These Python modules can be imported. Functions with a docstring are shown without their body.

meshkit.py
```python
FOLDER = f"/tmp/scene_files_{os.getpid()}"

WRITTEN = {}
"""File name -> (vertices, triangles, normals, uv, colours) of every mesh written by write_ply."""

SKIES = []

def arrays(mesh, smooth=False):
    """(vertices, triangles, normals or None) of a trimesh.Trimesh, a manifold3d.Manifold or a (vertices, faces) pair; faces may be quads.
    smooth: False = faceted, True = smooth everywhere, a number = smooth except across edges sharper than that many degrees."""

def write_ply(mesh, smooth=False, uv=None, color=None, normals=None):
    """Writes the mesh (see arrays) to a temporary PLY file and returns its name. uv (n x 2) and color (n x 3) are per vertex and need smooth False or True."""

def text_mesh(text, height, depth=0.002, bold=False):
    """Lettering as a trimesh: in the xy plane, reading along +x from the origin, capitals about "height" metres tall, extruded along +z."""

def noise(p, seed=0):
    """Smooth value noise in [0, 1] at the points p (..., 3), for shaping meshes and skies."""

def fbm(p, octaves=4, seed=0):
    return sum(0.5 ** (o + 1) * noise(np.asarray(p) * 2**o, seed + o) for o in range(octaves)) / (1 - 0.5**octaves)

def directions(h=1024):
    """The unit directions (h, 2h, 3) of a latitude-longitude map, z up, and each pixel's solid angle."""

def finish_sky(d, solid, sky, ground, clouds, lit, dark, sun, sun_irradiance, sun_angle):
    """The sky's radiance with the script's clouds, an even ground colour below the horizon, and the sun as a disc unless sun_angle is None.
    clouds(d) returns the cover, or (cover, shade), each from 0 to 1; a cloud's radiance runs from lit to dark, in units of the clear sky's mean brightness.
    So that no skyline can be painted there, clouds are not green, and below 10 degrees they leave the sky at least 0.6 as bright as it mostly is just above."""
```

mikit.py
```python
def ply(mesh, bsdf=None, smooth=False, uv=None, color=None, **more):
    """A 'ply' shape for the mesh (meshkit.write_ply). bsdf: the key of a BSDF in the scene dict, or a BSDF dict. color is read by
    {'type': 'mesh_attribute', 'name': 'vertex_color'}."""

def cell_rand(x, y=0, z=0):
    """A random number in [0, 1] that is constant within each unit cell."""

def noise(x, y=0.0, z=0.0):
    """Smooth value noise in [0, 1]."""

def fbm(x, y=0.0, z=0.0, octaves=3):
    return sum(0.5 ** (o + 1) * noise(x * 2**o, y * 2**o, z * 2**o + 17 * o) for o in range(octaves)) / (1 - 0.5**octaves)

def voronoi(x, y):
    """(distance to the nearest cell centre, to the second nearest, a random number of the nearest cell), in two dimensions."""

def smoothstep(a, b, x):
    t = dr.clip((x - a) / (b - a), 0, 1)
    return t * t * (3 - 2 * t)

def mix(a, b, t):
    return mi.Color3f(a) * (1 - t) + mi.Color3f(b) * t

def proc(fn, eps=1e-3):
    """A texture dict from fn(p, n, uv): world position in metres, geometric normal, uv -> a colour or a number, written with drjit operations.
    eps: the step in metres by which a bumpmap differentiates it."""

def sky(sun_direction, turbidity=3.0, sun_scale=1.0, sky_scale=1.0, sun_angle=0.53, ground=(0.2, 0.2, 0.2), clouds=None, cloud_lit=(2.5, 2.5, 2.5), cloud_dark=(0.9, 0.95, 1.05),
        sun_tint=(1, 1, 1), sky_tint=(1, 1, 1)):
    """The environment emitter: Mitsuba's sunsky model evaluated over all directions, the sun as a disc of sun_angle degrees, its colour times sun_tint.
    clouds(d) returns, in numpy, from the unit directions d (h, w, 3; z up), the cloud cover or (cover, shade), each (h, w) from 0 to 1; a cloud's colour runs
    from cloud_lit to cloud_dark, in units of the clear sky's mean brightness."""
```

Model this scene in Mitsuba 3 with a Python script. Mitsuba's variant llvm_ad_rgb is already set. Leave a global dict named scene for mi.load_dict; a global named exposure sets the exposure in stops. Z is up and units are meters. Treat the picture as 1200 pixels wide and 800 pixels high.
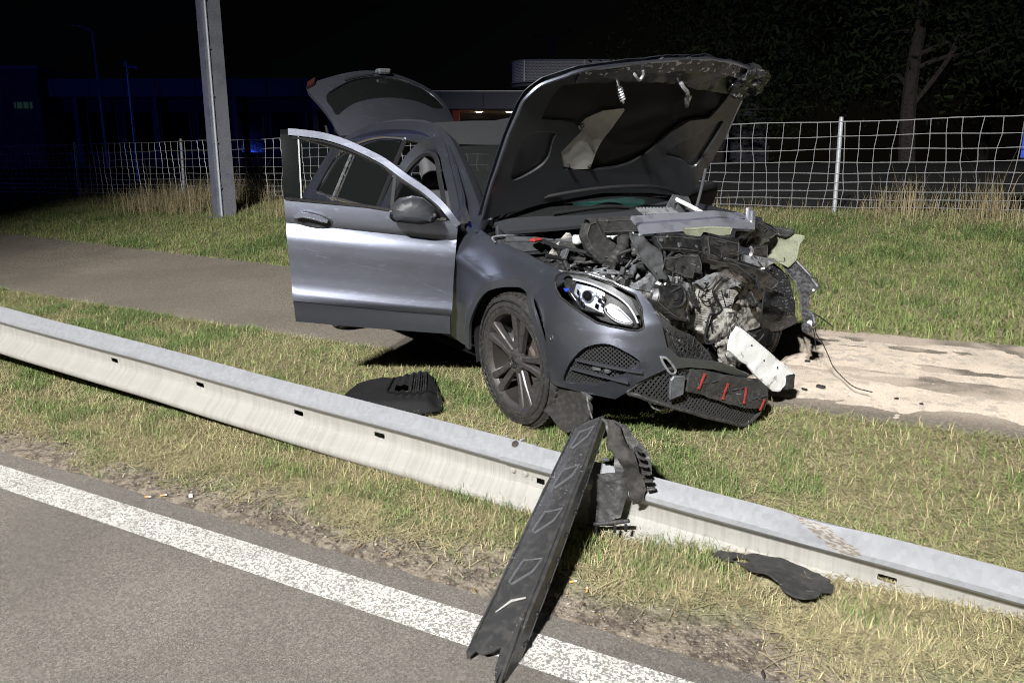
import math, random
import numpy as np, trimesh, mitsuba as mi, drjit as dr
import shapely.geometry as sg
from scipy.spatial import Delaunay
import mikit, meshkit
from mikit import proc, noise, fbm, voronoi, smoothstep, mix, cell_rand

T = mi.ScalarTransform4f
scene, labels = {}, {}
rng = np.random.default_rng(7)
random.seed(7)

# ---------------------------------------------------------------- camera, night sky, exposure
CAM_Z, PITCH = 1.30, math.radians(12.5)
scene['camera'] = {'type': 'perspective', 'fov': 68.57, 'fov_axis': 'x', 'near_clip': 0.05, 'far_clip': 2000.0,
                   'to_world': T().look_at(origin=[0, 0, CAM_Z], target=[0, math.cos(PITCH), CAM_Z - math.sin(PITCH)], up=[0, 0, 1])}
scene['sky'] = mikit.sky([0.3, 0.9, 0.12], turbidity=3, sun_scale=0.0, sky_scale=0.008, sky_tint=(0.6, 0.75, 1.25), ground=(0.05, 0.05, 0.05))
scene['sky']['sampling_weight'] = 0.25
exposure = 0.0
# the emergency services' lighting mast behind the photographer: two floodlight heads of three lamps each
LAMP_POS, LAMP_AIM, LAMP_INTENSITY = np.array([-4.6, -8.0, 8.3]), np.array([.1, 4.7, .2]), 330.0
_ld = (LAMP_AIM - LAMP_POS) / np.linalg.norm(LAMP_AIM - LAMP_POS)
_lx = np.cross(_ld, [0, 0, 1.0]); _lx /= np.linalg.norm(_lx); _lu = np.cross(_lx, _ld)
for _i, (_a, _b) in enumerate([(-.42, .02), (-.30, .12), (-.26, -.06), (.26, .05), (.33, -.09), (.42, .10)]):
    _p = LAMP_POS + _a * _lx + _b * _lu + .12 * _ld
    scene[f'floodlight_{_i}'] = {'type': 'spot', 'to_world': T().look_at(origin=_p.tolist(), target=(_p + _ld).tolist(), up=[0, 0, 1]), 'cutoff_angle': 34.0, 'beam_width': 22.0,
                                 'intensity': {'type': 'rgb', 'value': [LAMP_INTENSITY, LAMP_INTENSITY * .985, LAMP_INTENSITY * .96]}}
BEACON_RADIANCE = 2000.0      # blue warning beacon on the road, left of the picture

# ---------------------------------------------------------------- helpers
def numbered(key):
    if key not in scene and key not in labels:
        return key
    k = 1
    while f'{key}_{k:03d}' in scene or f'{key}_{k:03d}' in labels:
        k += 1
    return f'{key}_{k:03d}'

def tag(key, label=None, cat=None, group=None, kind=None):
    d = {}
    if label: d['label'] = label
    if cat: d['category'] = cat
    if group: d['group'] = group
    if kind: d['kind'] = kind
    labels[key] = d
    return key

def thing(name, label, cat, group=None):
    return tag(numbered(name), label, cat, group)

def obj(name, mesh, mat, parent=None, smooth=35, M=None, color=None, label=None, kind=None):
    key = numbered(f'{parent}__{name}' if parent else name)
    d = mikit.ply(mesh, mat, smooth=smooth, **({'color': color} if color is not None else {}))
    if M is not None:
        d['to_world'] = T(M)
    scene[key] = d
    if label or kind:
        tag(key, label, None, None, kind)
    return key

def struct(name, mesh, mat, label, cat, smooth=False, color=None):
    k = obj(name, mesh, mat, None, smooth, color=color)
    return tag(k, label, cat, None, 'structure')

def cat_(*ms):
    return trimesh.util.concatenate([m for m in ms if m is not None])

def poly(pts, holes=()):
    p = sg.Polygon(pts, holes)
    return p if p.is_valid else p.buffer(0)

def smooth_closed(pts, n=60):
    pts = np.asarray(pts, float); m = len(pts); out = []
    k = max(2, n // m)
    for i in range(m):
        p0, p1, p2, p3 = pts[i - 1], pts[i], pts[(i + 1) % m], pts[(i + 2) % m]
        for t in np.arange(k) / k:
            out.append(0.5 * ((2 * p1) + (-p0 + p2) * t + (2 * p0 - 5 * p1 + 4 * p2 - p3) * t**2 + (-p0 + 3 * p1 - 3 * p2 + p3) * t**3))
    return np.array(out)

def spline(pts, n=40):
    pts = np.asarray(pts, float)
    q = np.vstack([2 * pts[0] - pts[1], pts, 2 * pts[-1] - pts[-2]])
    out = []
    k = max(2, n // (len(pts) - 1))
    for i in range(1, len(q) - 2):
        for t in np.arange(k) / k:
            p0, p1, p2, p3 = q[i - 1], q[i], q[i + 1], q[i + 2]
            out.append(0.5 * ((2 * p1) + (-p0 + p2) * t + (2 * p0 - 5 * p1 + 4 * p2 - p3) * t**2 + (-p0 + 3 * p1 - 3 * p2 + p3) * t**3))
    out.append(pts[-1])
    return np.array(out)

def ring_points(ring, h):
    L = ring.length; n = max(8, int(L / h)); c = np.array(ring.coords)[:-1]
    d = [ring.interpolate(L * i / n).coords[0] for i in range(n)]
    pts = list(map(tuple, c)) + d
    s = [ring.project(sg.Point(p)) for p in pts]
    o = np.argsort(s); out = []
    for i in o:
        if not out or np.hypot(pts[i][0] - out[-1][0], pts[i][1] - out[-1][1]) > 0.25 * h:
            out.append(pts[i])
    return out

def tri2d(pg, h):
    """points and triangles of a polygon (with holes), about h apart"""
    pts = ring_points(pg.exterior, h)
    for r in pg.interiors:
        pts += ring_points(r, h)
    x0, y0, x1, y1 = pg.bounds
    gx, gy = np.meshgrid(np.arange(x0, x1, h) + h * .5, np.arange(y0, y1, h * .87) + h * .4)
    gx[1::2] += h / 2
    inner = pg.buffer(-0.45 * h)
    g = np.stack([gx.ravel(), gy.ravel()], 1)
    if not inner.is_empty and len(g):
        import shapely
        g = g[shapely.contains_xy(inner, g[:, 0], g[:, 1])]
        pts = np.vstack([np.array(pts), g])
    pts = np.array(pts)
    tri = Delaunay(pts).simplices
    c = pts[tri].mean(1)
    import shapely
    tri = tri[shapely.contains_xy(pg.buffer(1e-6), c[:, 0], c[:, 1])]
    a, b, d = pts[tri[:, 0]], pts[tri[:, 1]], pts[tri[:, 2]]
    ar = (b[:, 0] - a[:, 0]) * (d[:, 1] - a[:, 1]) - (b[:, 1] - a[:, 1]) * (d[:, 0] - a[:, 0])
    tri[ar < 0] = tri[ar < 0][:, ::-1]
    tri = tri[np.abs(ar) > 1e-9]
    return pts, tri

def solidify(V, F, th):
    """a sheet of thickness th: the front is V, the back lies th behind along the normals"""
    m = trimesh.Trimesh(V, F, process=False)
    n = np.zeros_like(V); fn = np.cross(V[F[:, 1]] - V[F[:, 0]], V[F[:, 2]] - V[F[:, 0]])
    for k in range(3):
        np.add.at(n, F[:, k], fn)
    n /= np.linalg.norm(n, axis=1, keepdims=True) + 1e-12
    e = np.vstack([F[:, [0, 1]], F[:, [1, 2]], F[:, [2, 0]]])
    key = {}
    for a, b in e: key[(a, b)] = key.get((a, b), 0) + 1
    bd = np.array([(a, b) for (a, b) in key if (b, a) not in key])
    N = len(V)
    side = np.vstack([np.stack([bd[:, 0], bd[:, 0] + N, bd[:, 1]], 1), np.stack([bd[:, 1], bd[:, 0] + N, bd[:, 1] + N], 1)])
    return trimesh.Trimesh(np.vstack([V, V - n * th]), np.vstack([F, F[:, ::-1] + N, side]), process=False)

def sheet(pg, h, fn, th, flip=False):
    if not hasattr(pg, 'exterior'):
        pg = max(pg.geoms, key=lambda g: g.area) if hasattr(pg, 'geoms') else poly(pg)
    p, t = tri2d(pg, h)
    V = np.asarray(fn(p[:, 0], p[:, 1]), float)
    if V.shape[0] == 3 and V.shape[1] != 3: V = V.T
    elif V.shape[0] == 3 and len(p) == 3: V = V.T
    return solidify(V, t[:, ::-1] if flip else t, th)

def tube(path, r, n=8, cap=True):
    P = np.asarray(path, float); m = len(P)
    r = np.broadcast_to(np.asarray(r, float), (m,))
    tg = np.gradient(P, axis=0); tg /= np.linalg.norm(tg, axis=1, keepdims=True) + 1e-12
    a = np.cross(tg[0], [0, 0, 1.0]);
    if np.linalg.norm(a) < 1e-3: a = np.cross(tg[0], [1.0, 0, 0])
    a /= np.linalg.norm(a); V = []
    for i in range(m):
        a = a - tg[i] * (a @ tg[i]); a /= np.linalg.norm(a) + 1e-12
        b = np.cross(tg[i], a); ang = np.arange(n) * 2 * np.pi / n
        V.append(P[i] + r[i] * (np.cos(ang)[:, None] * a + np.sin(ang)[:, None] * b))
    V = np.vstack(V); F = []
    for i in range(m - 1):
        for k in range(n):
            a0, a1, b0, b1 = i * n + k, i * n + (k + 1) % n, (i + 1) * n + k, (i + 1) * n + (k + 1) % n
            F += [(a0, a1, b1), (a0, b1, b0)]
    if cap:
        c0, c1 = len(V), len(V) + 1; V = np.vstack([V, P[:1], P[-1:]])
        for k in range(n):
            F += [(c0, (k + 1) % n, k), (c1, (m - 1) * n + k, (m - 1) * n + (k + 1) % n)]
    return trimesh.Trimesh(V, np.array(F), process=False)

def ribbon(path, up, w, t):
    """flat bar of width w (across) and thickness t along a path; up = direction(s) of the thickness"""
    P = np.asarray(path, float); up = np.broadcast_to(np.asarray(up, float), P.shape)
    tg = np.gradient(P, axis=0); tg /= np.linalg.norm(tg, axis=1, keepdims=True)
    s = np.cross(tg, up); s /= np.linalg.norm(s, axis=1, keepdims=True); u = np.cross(s, tg)
    w = np.broadcast_to(np.asarray(w, float), (len(P),))[:, None]
    V = np.stack([P - s * w / 2 - u * t / 2, P + s * w / 2 - u * t / 2, P + s * w / 2 + u * t / 2, P - s * w / 2 + u * t / 2], 1).reshape(-1, 3)
    F = []
    for i in range(len(P) - 1):
        for k in range(4):
            a0, a1, b0, b1 = 4 * i + k, 4 * i + (k + 1) % 4, 4 * i + 4 + k, 4 * i + 4 + (k + 1) % 4
            F += [(a0, a1, b1), (a0, b1, b0)]
    e = 4 * (len(P) - 1)
    F += [(0, 2, 1), (0, 3, 2), (e, e + 1, e + 2), (e, e + 2, e + 3)]
    m = trimesh.Trimesh(V, np.array(F), process=False); m.fix_normals(); return m

def box(size, at=(0, 0, 0), ch=0.0, R=None):
    s = np.asarray(size, float) / 2
    if ch <= 0:
        m = trimesh.creation.box(extents=2 * s)
    else:
        pts = []
        for k in range(3):
            for sx in (-1, 1):
                for sy in (-1, 1):
                    for sz in (-1, 1):
                        q = np.array([sx, sy, sz]) * (s - ch); q[k] = [sx, sy, sz][k] * s[k]; pts.append(q)
        m = trimesh.convex.convex_hull(np.array(pts))
    if R is not None: m.apply_transform(R)
    m.apply_translation(at); return m

def rotm(deg, ax): return trimesh.transformations.rotation_matrix(math.radians(deg), ax)

def lathe(prof, axis='y', n=48):
    """profile (r, h) turned round an axis through the origin"""
    prof = np.asarray(prof, float); ang = np.arange(n) * 2 * np.pi / n; V = []
    for r, h in prof:
        V.append(np.stack([r * np.cos(ang), np.full(n, h), r * np.sin(ang)], 1) if axis == 'y' else np.stack([r * np.cos(ang), r * np.sin(ang), np.full(n, h)], 1))
    V = np.vstack(V); F = []
    for i in range(len(prof) - 1):
        for k in range(n):
            a0, a1, b0, b1 = i * n + k, i * n + (k + 1) % n, (i + 1) * n + k, (i + 1) * n + (k + 1) % n
            F += [(a0, b1, a1), (a0, b0, b1)] if axis == 'y' else [(a0, a1, b1), (a0, b1, b0)]
    return trimesh.Trimesh(V, np.array(F), process=False)

def crumple(m, amp, freq=9.0, seed=0, oct=3):
    m = m.copy(); v = np.array(m.vertices)
    d = np.stack([meshkit.fbm(v * freq + 31.7 * k, oct, seed + 5 * k) - 0.5 for k in range(3)], 1)
    m.vertices = v + d * 2 * amp; return m

def plate(P3, th, amp=0.0, h=0.02, seed=0, freq=11.0, edge=None):
    """a torn, creased plate through a planar outline in space"""
    P3 = np.asarray(P3, float); c = P3.mean(0)
    nrm = np.zeros(3)
    for i in range(len(P3)): nrm += np.cross(P3[i] - c, P3[(i + 1) % len(P3)] - c)
    nrm /= np.linalg.norm(nrm); a = P3[1] - P3[0]; a -= nrm * (a @ nrm); a /= np.linalg.norm(a); b = np.cross(nrm, a)
    q = np.stack([(P3 - c) @ a, (P3 - c) @ b], 1)
    h = min(h, .014) if amp else h
    def f(s, t):
        P = c + s[:, None] * a + t[:, None] * b
        if amp:      # folds with sharp ridges, of the size of the piece
            k = np.abs(meshkit.fbm(P * 7.0 + seed * 3.3, 2, seed) - .5) * 2; P = P + nrm * ((k - .25) * amp * 3.2)[:, None]
            k = np.abs(meshkit.fbm(P * 24.0 + seed, 2, seed + 9) - .5) * 2; P = P + nrm * ((k - .25) * amp * 1.1)[:, None]
        return P
    m = sheet(poly(q), h, f, th)
    if amp:          # rolled, torn edge
        e = ring_points(poly(q).exterior, .02); e = np.array(e + e[:1]); m = cat_(m, tube(f(e[:, 0], e[:, 1]) - nrm * th * .5, th * .5 + .0015, 6, False))
        if edge is not None:
            edge.append(crumple(tube(f(e[:, 0], e[:, 1]) + nrm * (.0012 if nrm @ [.77, -.54, .34] > 0 else -th - .0012), .0026, 5, False), amp * .7, freq, seed))
    return crumple(m, amp * .7, freq, seed) if amp else m

def interp(x, pts):
    p = np.asarray(pts, float); return np.interp(x, p[:, 0], p[:, 1])

# ---------------------------------------------------------------- materials
def srgb(c): return {'type': 'rgb', 'value': list(c)}
def two(b): return {'type': 'twosided', 'bsdf': b}
def princ(col, rough=0.5, metal=0.0, bump=None, bscale=1.0, **k):
    b = {'type': 'principled', 'base_color': col if isinstance(col, dict) else srgb(col), 'roughness': rough, 'metallic': metal, **k}
    if bump is not None:
        b = {'type': 'bumpmap', 'arbitrary': bump, 'scale': bscale, 'bsdf': b}
    return two(b)

def dirt_mix(base, dirt, f=14.0, lo=0.45, hi=0.75, amt=0.8):
    def fn(p, n, uv):
        k = smoothstep(lo, hi, fbm(p.x * f, p.y * f, p.z * f, 4)) * amt
        return mix(base, dirt, k)
    return proc(fn)

def fine_bump(f=60.0):
    return proc(lambda p, n, uv: fbm(p.x * f, p.y * f, p.z * f, 3), eps=2e-3)

def scratch_mix(base, scr, dirt):
    def fn(p, n, uv):
        a = noise(p.x * 9 + p.z * 3, p.y * 140, p.z * 140 + p.x * 40)
        k = smoothstep(0.80, 0.9, a) * smoothstep(0.45, 0.65, fbm(p.x * 6, p.y * 6, p.z * 6, 3))
        d = smoothstep(0.40, 0.75, fbm(p.x * 45 + 9, p.y * 45, p.z * 45, 4)) * 0.55
        return mix(mix(base, dirt, d), scr, k * 0.8)
    return proc(fn)

MATS = {
    'paint': princ(dirt_mix((0.20, 0.217, 0.272), (0.175, 0.185, 0.215), 3.0, 0.45, 0.8, 0.6), proc(lambda p, n, uv: 0.335 + 0.06 * fbm(p.x * 5, p.y * 5, p.z * 5, 4) + 0.10 * smoothstep(0.62, 0.8, fbm(p.x * 40, p.y * 40, p.z * 90, 3))), 0.94, clearcoat=1.0, clearcoat_gloss=0.96),
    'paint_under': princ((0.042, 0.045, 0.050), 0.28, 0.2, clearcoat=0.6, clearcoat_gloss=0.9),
    'crumpled_paint': princ(dirt_mix((0.045, 0.048, 0.054), (0.42, 0.42, 0.43), 55.0, 0.62, 0.67, 0.75), 0.3, 0.6),
    'cladding': princ((0.030, 0.032, 0.037), 0.45, specular=0.35),
    'roof_paint': princ((0.030, 0.032, 0.034), 0.45),
    'black_plastic': princ(scratch_mix((0.030, 0.030, 0.030), (0.20, 0.20, 0.20), (0.058, 0.056, 0.052)), 0.5, specular=0.4, bump=fine_bump(55.0), bscale=0.004),
    'rib_plastic': princ(dirt_mix((0.035, 0.035, 0.037), (0.08, 0.08, 0.08), 60.0), 0.4),
    'satin_black': princ((0.014, 0.014, 0.015), 0.6, specular=0.25),
    'deep_black': princ((0.006, 0.006, 0.006), 0.95, specular=0.1),
    'gloss_black': princ(dirt_mix((0.018, 0.018, 0.019), (0.20, 0.20, 0.20), 110.0, 0.62, 0.70, 0.7), 0.26, clearcoat=0.8),
    'grey_plastic': princ(dirt_mix((0.075, 0.08, 0.087), (0.045, 0.045, 0.045), 40.0, 0.4, 0.75, 0.6), 0.45),
    'mesh_plastic': princ((0.028, 0.028, 0.029), 0.42),
    'hang_plastic': princ(dirt_mix((0.075, 0.075, 0.08), (0.02, 0.02, 0.02), 80.0, 0.4, 0.6), 0.5),
    'silver_metal': princ(dirt_mix((0.50, 0.52, 0.55), (0.20, 0.20, 0.20), 45.0, 0.45, 0.7, 0.8), 0.36, 0.7),
    'beam_metal': princ(dirt_mix((0.62, 0.64, 0.74), (0.40, 0.41, 0.47), 14.0, 0.5, 0.7), 0.30, 0.8),
    'white_metal': princ(dirt_mix((0.70, 0.71, 0.70), (0.25, 0.24, 0.22), 20.0, 0.66, 0.72, 0.8), 0.45),
    'beige_metal': princ(dirt_mix((0.36, 0.35, 0.325), (0.16, 0.145, 0.125), 38.0, 0.42, 0.70, 0.85), 0.6, bump=proc(lambda p, n, uv: fbm(p.x * 34, p.y * 34, p.z * 34, 3) + 0.22 * dr.sin(p.z * 700 + 3 * noise(p.x * 20, p.y * 20, p.z * 20)), eps=1.5e-3), bscale=0.008),
    'dirty_metal': princ(dirt_mix((0.30, 0.29, 0.265), (0.05, 0.046, 0.042), 40.0, 0.38, 0.64, 0.95), 0.55, bump=fine_bump(45.0), bscale=0.006),
    'black_metal': princ(dirt_mix((0.018, 0.018, 0.019), (0.05, 0.05, 0.05), 60.0), 0.45, specular=0.4),
    'olive_plastic': princ(dirt_mix((0.25, 0.265, 0.19), (0.20, 0.21, 0.15), 8.0), 0.35, clearcoat=0.4),
    'red_plastic': princ((0.24, 0.030, 0.025), 0.6, specular=0.3),
    'tail_red': princ((0.030, 0.008, 0.008), 0.3),
    'worn_white': princ((0.27, 0.265, 0.25), 0.6),
    'strip_plastic': princ(scratch_mix((0.028, 0.028, 0.029), (0.20, 0.20, 0.20), (0.060, 0.058, 0.054)), 0.40, specular=0.45),
    'sheen_plastic': princ((0.080, 0.082, 0.088), 0.36),  # lighter grey that paints sheen onto the strip outlines
    'white_plastic': princ((0.55, 0.58, 0.54), 0.4),
    'chrome': princ((0.78, 0.78, 0.80), 0.14, 1.0),
    'drl': princ((0.50, 0.52, 0.56), 0.4),
    'lamp_reflector': princ((0.62, 0.66, 0.76), 0.42, 0.9),
    'rim': princ(dirt_mix((0.105, 0.10, 0.098), (0.065, 0.06, 0.054), 50.0), 0.36, 0.65),
    'rim_dark': princ((0.030, 0.026, 0.023), 0.6, 0.3),
    'disc': princ((0.055, 0.042, 0.035), 0.7, 0.2),
    'rubber': princ(dirt_mix((0.022, 0.021, 0.020), (0.045, 0.041, 0.036), 50.0, 0.35, 0.75, 0.7), 0.75, specular=0.3),
    'seat_fabric': princ((0.055, 0.055, 0.06), 0.7),
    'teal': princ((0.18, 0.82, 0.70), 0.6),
    'wet_black': princ(dirt_mix((0.012, 0.012, 0.013), (0.04, 0.04, 0.04), 30.0), 0.26, clearcoat=0.7),
    'edge_worn': princ((0.060, 0.060, 0.062), 0.45),
    'insulation': princ((0.010, 0.010, 0.010), 0.95),
    'plate_grey': princ(dirt_mix((0.40, 0.40, 0.37), (0.28, 0.28, 0.26), 12.0, 0.5, 0.7), 0.42, 0.25),
    'glass': {'type': 'thindielectric', 'int_ior': 1.52},
    'tinted_glass': {'type': 'blendbsdf', 'weight': 0.03, 'a': {'type': 'thindielectric', 'int_ior': 1.52}, 'b': two({'type': 'diffuse', 'reflectance': srgb((0.05, 0.06, 0.058))})},
    'dusty_glass': {'type': 'blendbsdf', 'weight': 0.5, 'a': {'type': 'thindielectric', 'int_ior': 1.52}, 'b': two({'type': 'roughplastic', 'alpha': 0.12, 'diffuse_reflectance': srgb((0.022, 0.024, 0.024))})},
    'dark_glass': princ((0.006, 0.007, 0.007), 0.03, specular=0.4),
    'lens': {'type': 'thindielectric', 'int_ior': 1.5},
    'wire': princ((0.52, 0.53, 0.55), 0.45, 0.5),
    'post_metal': princ(dirt_mix((0.50, 0.52, 0.55), (0.38, 0.39, 0.40), 25.0), 0.5, 0.3),
    'mast_steel': princ(dirt_mix((0.15, 0.155, 0.18), (0.11, 0.115, 0.135), 5.0), 0.6),
    'conduit': princ((0.52, 0.55, 0.62), 0.4, 0.3),
    'dark_wall': princ((0.09, 0.09, 0.11), 0.8),
    'fascia': princ((0.17, 0.18, 0.22), 0.6),
    'dark_window': princ((0.01, 0.011, 0.013), 0.1),
    'soffit': princ((0.42, 0.36, 0.27), 0.8),
    'red_paint': princ((0.42, 0.05, 0.03), 0.6),
    'blue_sign': princ((0.02, 0.06, 0.42), 0.45),
    'bark': princ(dirt_mix((0.055, 0.046, 0.040), (0.022, 0.019, 0.016), 14.0), 0.9, bump=proc(lambda p, n, uv: fbm(p.x * 22, p.y * 22, p.z * 5, 4), eps=5e-3), bscale=0.05),
    'butt': princ((0.62, 0.30, 0.09), 0.8),
    'paper': princ((0.72, 0.70, 0.64), 0.8),
    'housing': princ((0.25, 0.25, 0.26), 0.5),
    'vcol': two({'type': 'diffuse', 'reflectance': {'type': 'mesh_attribute', 'name': 'vertex_color'}}),
}

def galvanised():
    def col(p, n, uv):
        u = p.x * 0.881 - p.y * 0.472
        top = mix((0.215, 0.222, 0.236), (0.185, 0.191, 0.203), fbm(p.x * 11, p.y * 11, p.z * 11, 4))
        sp = voronoi(u * 60, p.z * 60)
        top = top * (0.93 + 0.14 * sp[2])
        streak = noise(u * 190, p.z * 5) * 0.5 + noise(u * 61 + 5, p.z * 3) * 0.5
        low = mix((0.292, 0.282, 0.258), (0.250, 0.240, 0.216), smoothstep(0.30, 0.80, streak))
        # road film: dust kept in the trough of the beam (below its upper ridge), which follows the falling rail
        ztop = 0.453 - 0.0705 * (u + 5.356)
        k = smoothstep(0.078, 0.100, ztop - p.z)
        c = mix(top, low, k * 0.9)
        # scrape with rust at the right-hand dent
        t = dr.clip((u + .30) / .20, 0, 1); w = .006 + .020 * t
        e = dr.abs(ztop - p.z - .012 - .055 * t) / w + dr.square((u + .19) / .14) + 1.8 * (fbm(p.x * 45, p.y * 45, p.z * 45, 3) - .5)
        return mix(c, mix((0.13, 0.105, 0.08), (0.24, 0.23, 0.215), smoothstep(.35, .65, noise(u * 90 + p.z * 200, p.z * 380))), smoothstep(1.25, 0.9, e) * .9)
    return col
MATS['galvanised'] = princ(proc(galvanised()), 0.62, 0.0, specular=0.35)

def uvw(p): return p.x * 0.881 - p.y * 0.472, p.x * 0.472 + p.y * 0.881

def asphalt(base, dark, light, scale, big):
    def fn(p, n, uv):
        d1, d2, r = voronoi(p.x * scale, p.y * scale)
        c = mix(dark, light, r * r * 0.9 + 0.05)
        c = mix(c, dark, smoothstep(0.30, 0.05, d2 - d1) * 0.55)
        r2 = voronoi(p.x * scale * 2.3 + 7, p.y * scale * 2.3)[2]
        c = mix(c, mix(dark, light, r2), 0.45)
        g = fbm(p.x * big, p.y * big, 0.0, 4)
        return mix(c, base, 0.35) * (0.72 + 0.56 * g)
    return proc(fn)
def asphalt_bump(scale):
    return proc(lambda p, n, uv: smoothstep(0.0, 0.35, voronoi(p.x * scale, p.y * scale)[1] - voronoi(p.x * scale, p.y * scale)[0]), eps=1.5e-3)
MATS['road_asphalt'] = princ(asphalt((0.128, 0.115, 0.101), (0.050, 0.045, 0.040), (0.265, 0.240, 0.212), 120.0, 1.7), 0.85, bump=asphalt_bump(110.0), bscale=0.0022)
def path_col(p, n, uv):
    d1, d2, r = voronoi(p.x * 90, p.y * 90)
    c = mix((0.092, 0.080, 0.064), (0.205, 0.180, 0.145), r * 0.8 + 0.1) * (0.75 + 0.5 * fbm(p.x * 1.3, p.y * 1.3, 0.0, 4))
    u, v = uvw(p)
    k = smoothstep(-2.4, -1.0, u) * smoothstep(0.36, 0.62, fbm(p.x * 2.4, p.y * 2.4, 3.0, 4) + 0.10 * smoothstep(2.2, 0.6, u)) * smoothstep(4.2, 4.6, v)
    return mix(c, (0.52, 0.43, 0.355), k * (0.45 + 0.4 * noise(p.x * 190, p.y * 190)))
MATS['path_asphalt'] = princ(proc(path_col), 0.9, bump=asphalt_bump(90.0), bscale=0.0015)
MATS['lot_asphalt'] = princ((0.05, 0.05, 0.05), 0.9)

def marking(p, n, uv):
    a = fbm(p.x * 150, p.y * 150, 0.0, 2) * 0.7 + noise(p.x * 300, p.y * 300) * 0.3
    u, v = uvw(p)
    hole = smoothstep(0.51, 0.60, a + 0.05 * fbm(p.x * 4, p.y * 4, 0.0, 3))
    wear = smoothstep(0.48, 0.72, fbm(p.x * 7, p.y * 7, 1.0, 5)) * 0.35
    return mix(mix((0.52, 0.505, 0.475), (0.36, 0.345, 0.32), wear), (0.215, 0.205, 0.19), hole)
MATS['marking'] = princ(proc(marking), 0.6, bump=proc(lambda p, n, uv: -smoothstep(0.52, 0.63, fbm(p.x * 125, p.y * 125, 0.0, 2)), eps=1.5e-3), bscale=0.003)

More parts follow.
